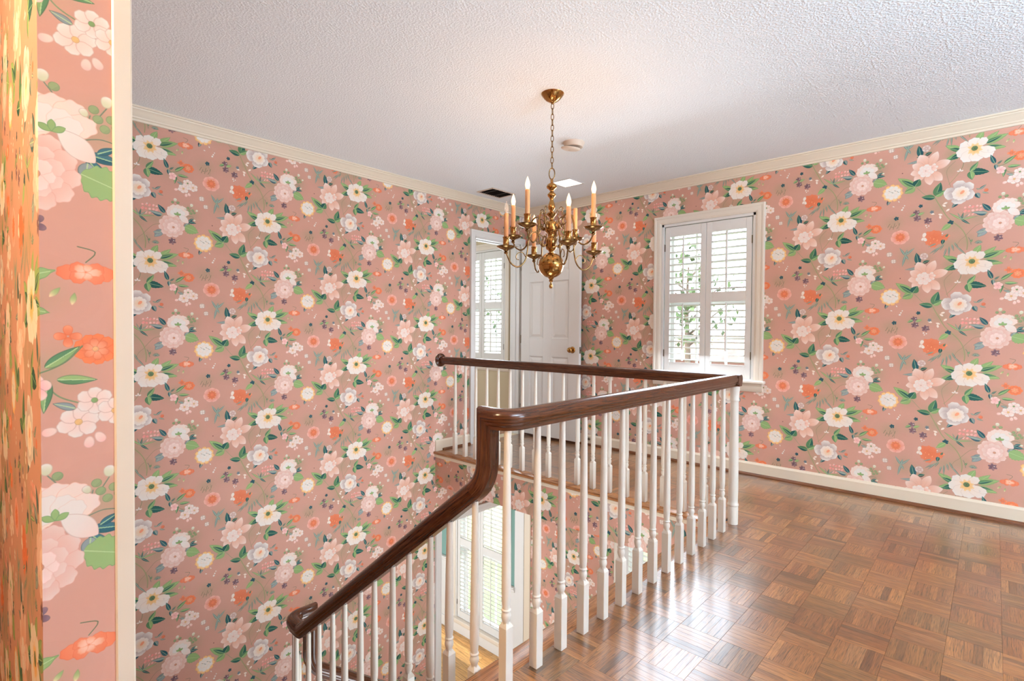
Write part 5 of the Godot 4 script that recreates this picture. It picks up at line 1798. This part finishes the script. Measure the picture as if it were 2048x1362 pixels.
	k = Kit.new()
	k.lathe([Vector2(0.02, 1.66), Vector2(0.10, 1.68), Vector2(0.17, 1.73), Vector2(0.20, 1.78), Vector2(0.195, 1.78), Vector2(0.165, 1.735), Vector2(0.09, 1.69), Vector2(0.0, 1.68)], 32)
	part("bowl", k, mats.brass, fp)
	k = Kit.new()
	k.lathe([Vector2(0.17, 1.755), Vector2(0.0, 1.762)], 32)
	part("lamp_diffuser", k, mats.lamp_diffuser, fp)
	# unseen windows placed to light the hall: plain sashes with panes
	for q in [["window_5", "unseen hall side window placed to light the hall from the right", 2], ["window_6", "unseen hall rear window placed to light the hall from behind the camera", 0]]:
		var o := base(q[0], Vector3(), q[1], "window", "structure")
		k = Kit.new()
		var lo := Vector3(3.65, 0.6, -4.0) if q[2] == 2 else Vector3(0.9, 0.65, 3.25)
		var hi := Vector3(3.69, 2.1, -2.0) if q[2] == 2 else Vector3(3.3, 2.1, 3.29)
		var ax := 2 if q[2] == 2 else 0
		for f in [0.0, 0.48, 0.96]:
			var p0 := lo
			var p1 := hi
			p0[ax] = lerpf(lo[ax], hi[ax], f)
			p1[ax] = lerpf(lo[ax], hi[ax], f + 0.04)
			k.box(p0, p1, 0.003)
		for f in [0.0, 0.47, 0.94]:
			k.box(Vector3(lo.x, lerpf(lo.y, hi.y, f), lo.z), Vector3(hi.x, lerpf(lo.y, hi.y, f + 0.06), hi.z), 0.003)
		part("sash", k, mats.window_paint, o)


# ---------------------------------------------------------------- outdoors, seen through the louvres
func tree(called: String, at: Vector3, h: float, r: float, tone: Color, seed_: int, label: String) -> void:
	var o := base(called, at, label, "tree", "", "trees outside the windows")
	var k := Kit.new()
	k.tube([Vector3(0, 0.0, 0), Vector3(0.1, h * 0.3, 0.05), Vector3(0.0, h * 0.6, 0.1), Vector3(0.05, h * 0.85, 0)], [0.22, 0.17, 0.11, 0.05], 8)
	var rng := RandomNumberGenerator.new()
	rng.seed = seed_
	for q in 7:
		var a := rng.randf() * TAU
		var y := h * (0.35 + 0.07 * q)
		k.tube([Vector3(0, y, 0), Vector3(cos(a) * r * 0.4, y + h * 0.1, sin(a) * r * 0.4), Vector3(cos(a) * r * 0.8, y + h * 0.2, sin(a) * r * 0.8)], [0.08, 0.05, 0.02], 6)
	part("trunk", k, mats.bark, o)
	var mm := MultiMesh.new()
	mm.transform_format = MultiMesh.TRANSFORM_3D
	mm.use_colors = true
	var lk := Kit.new()
	lk.quad(Vector3(0, 0, 0), Vector3(0.10, 0.03, 0.10), Vector3(0, 0.02, 0.26), Vector3(-0.10, 0.03, 0.10), Vector3.UP)
	mm.mesh = lk.mesh()
	mm.instance_count = 420
	for n in 420:
		var p := Vector3(rng.randfn(), rng.randfn(), rng.randfn()).normalized() * pow(rng.randf(), 0.5)
		p = Vector3(p.x * r, h * 0.66 + p.y * h * 0.36, p.z * r)
		var b := Basis.from_euler(Vector3(rng.randf() * TAU, rng.randf() * TAU, rng.randf() * TAU)).scaled(Vector3.ONE * (0.9 + rng.randf()))
		mm.set_instance_transform(n, Transform3D(b, p))
		mm.set_instance_color(n, tone.lerp(tone.lightened(0.3), rng.randf()).srgb_to_linear())
	var mi := MultiMeshInstance3D.new()
	mi.name = "foliage"
	mi.multimesh = mm
	mi.material_override = mats.foliage_green
	mi.set_meta("kind", "stuff")
	o.add_child(mi, true)


func build_outside() -> void:
	var gy := LOW - 0.45
	var k := Kit.new()
	k.box(Vector3(-60, gy - 0.3, -90), Vector3(40, gy, LOW_Z - 0.2))
	tag(part("lawn", k, mats.lawn_green), "pale green lawn outside the windows", "lawn", "stuff")
	# neighbouring house across the lawn: brick walls under a shingled roof
	var h := base("neighbour_house", Vector3(-12.0, gy, -34.0), "low brick house with a reddish shingled roof across the lawn", "house")
	k = Kit.new()
	k.box(Vector3(-8, 0, -8), Vector3(9, 2.5, 0), 0.02)
	part("wall", k, mats.house_brick, h)
	k = Kit.new()
	k.sweep([Vector2(-0.5, 2.4), Vector2(8.5, 2.4), Vector2(4.0, 4.2)], [[Vector3(-8.5, 0, 0), Vector3.FORWARD, Vector3.UP], [Vector3(9.5, 0, 0), Vector3.FORWARD, Vector3.UP]], true, true, 2.0)
	part("roof", k, mats.roof_shingle, h)
	for x in [-6.0, -2.5, 2.0, 5.5]:
		k = Kit.new()
		k.box(Vector3(x, 0.9, -0.02), Vector3(x + 1.2, 2.1, 0.05), 0.01)
		var wn := part("window", k, mats.white_wall, h)
		k = Kit.new()
		k.box(Vector3(x + 0.08, 0.98, 0.045), Vector3(x + 1.12, 2.02, 0.055))
		part("pane", k, mats.screen_grey, wn)
	tree("oak_tree", Vector3(-5.2, gy + 0.01, -24.0), 8.0, 2.4, Color(0.50, 0.58, 0.36), 5, "broad green tree outside, beyond the bright side of the hall window")
	tree("oak_tree", Vector3(-13.5, gy + 0.01, -30.0), 9.5, 3.0, Color(0.56, 0.60, 0.42), 6, "tall olive green tree outside, farther off behind the hall window")
	tree("oak_tree", Vector3(-21.0, gy + 0.01, -26.0), 9.0, 3.2, Color(0.58, 0.64, 0.42), 7, "bright green tree outside the bedroom window")
	tree("oak_tree", Vector3(-27.5, gy + 0.01, -31.0), 10.0, 3.4, Color(0.52, 0.58, 0.40), 8, "dark green tree outside, far beyond the bedroom window")
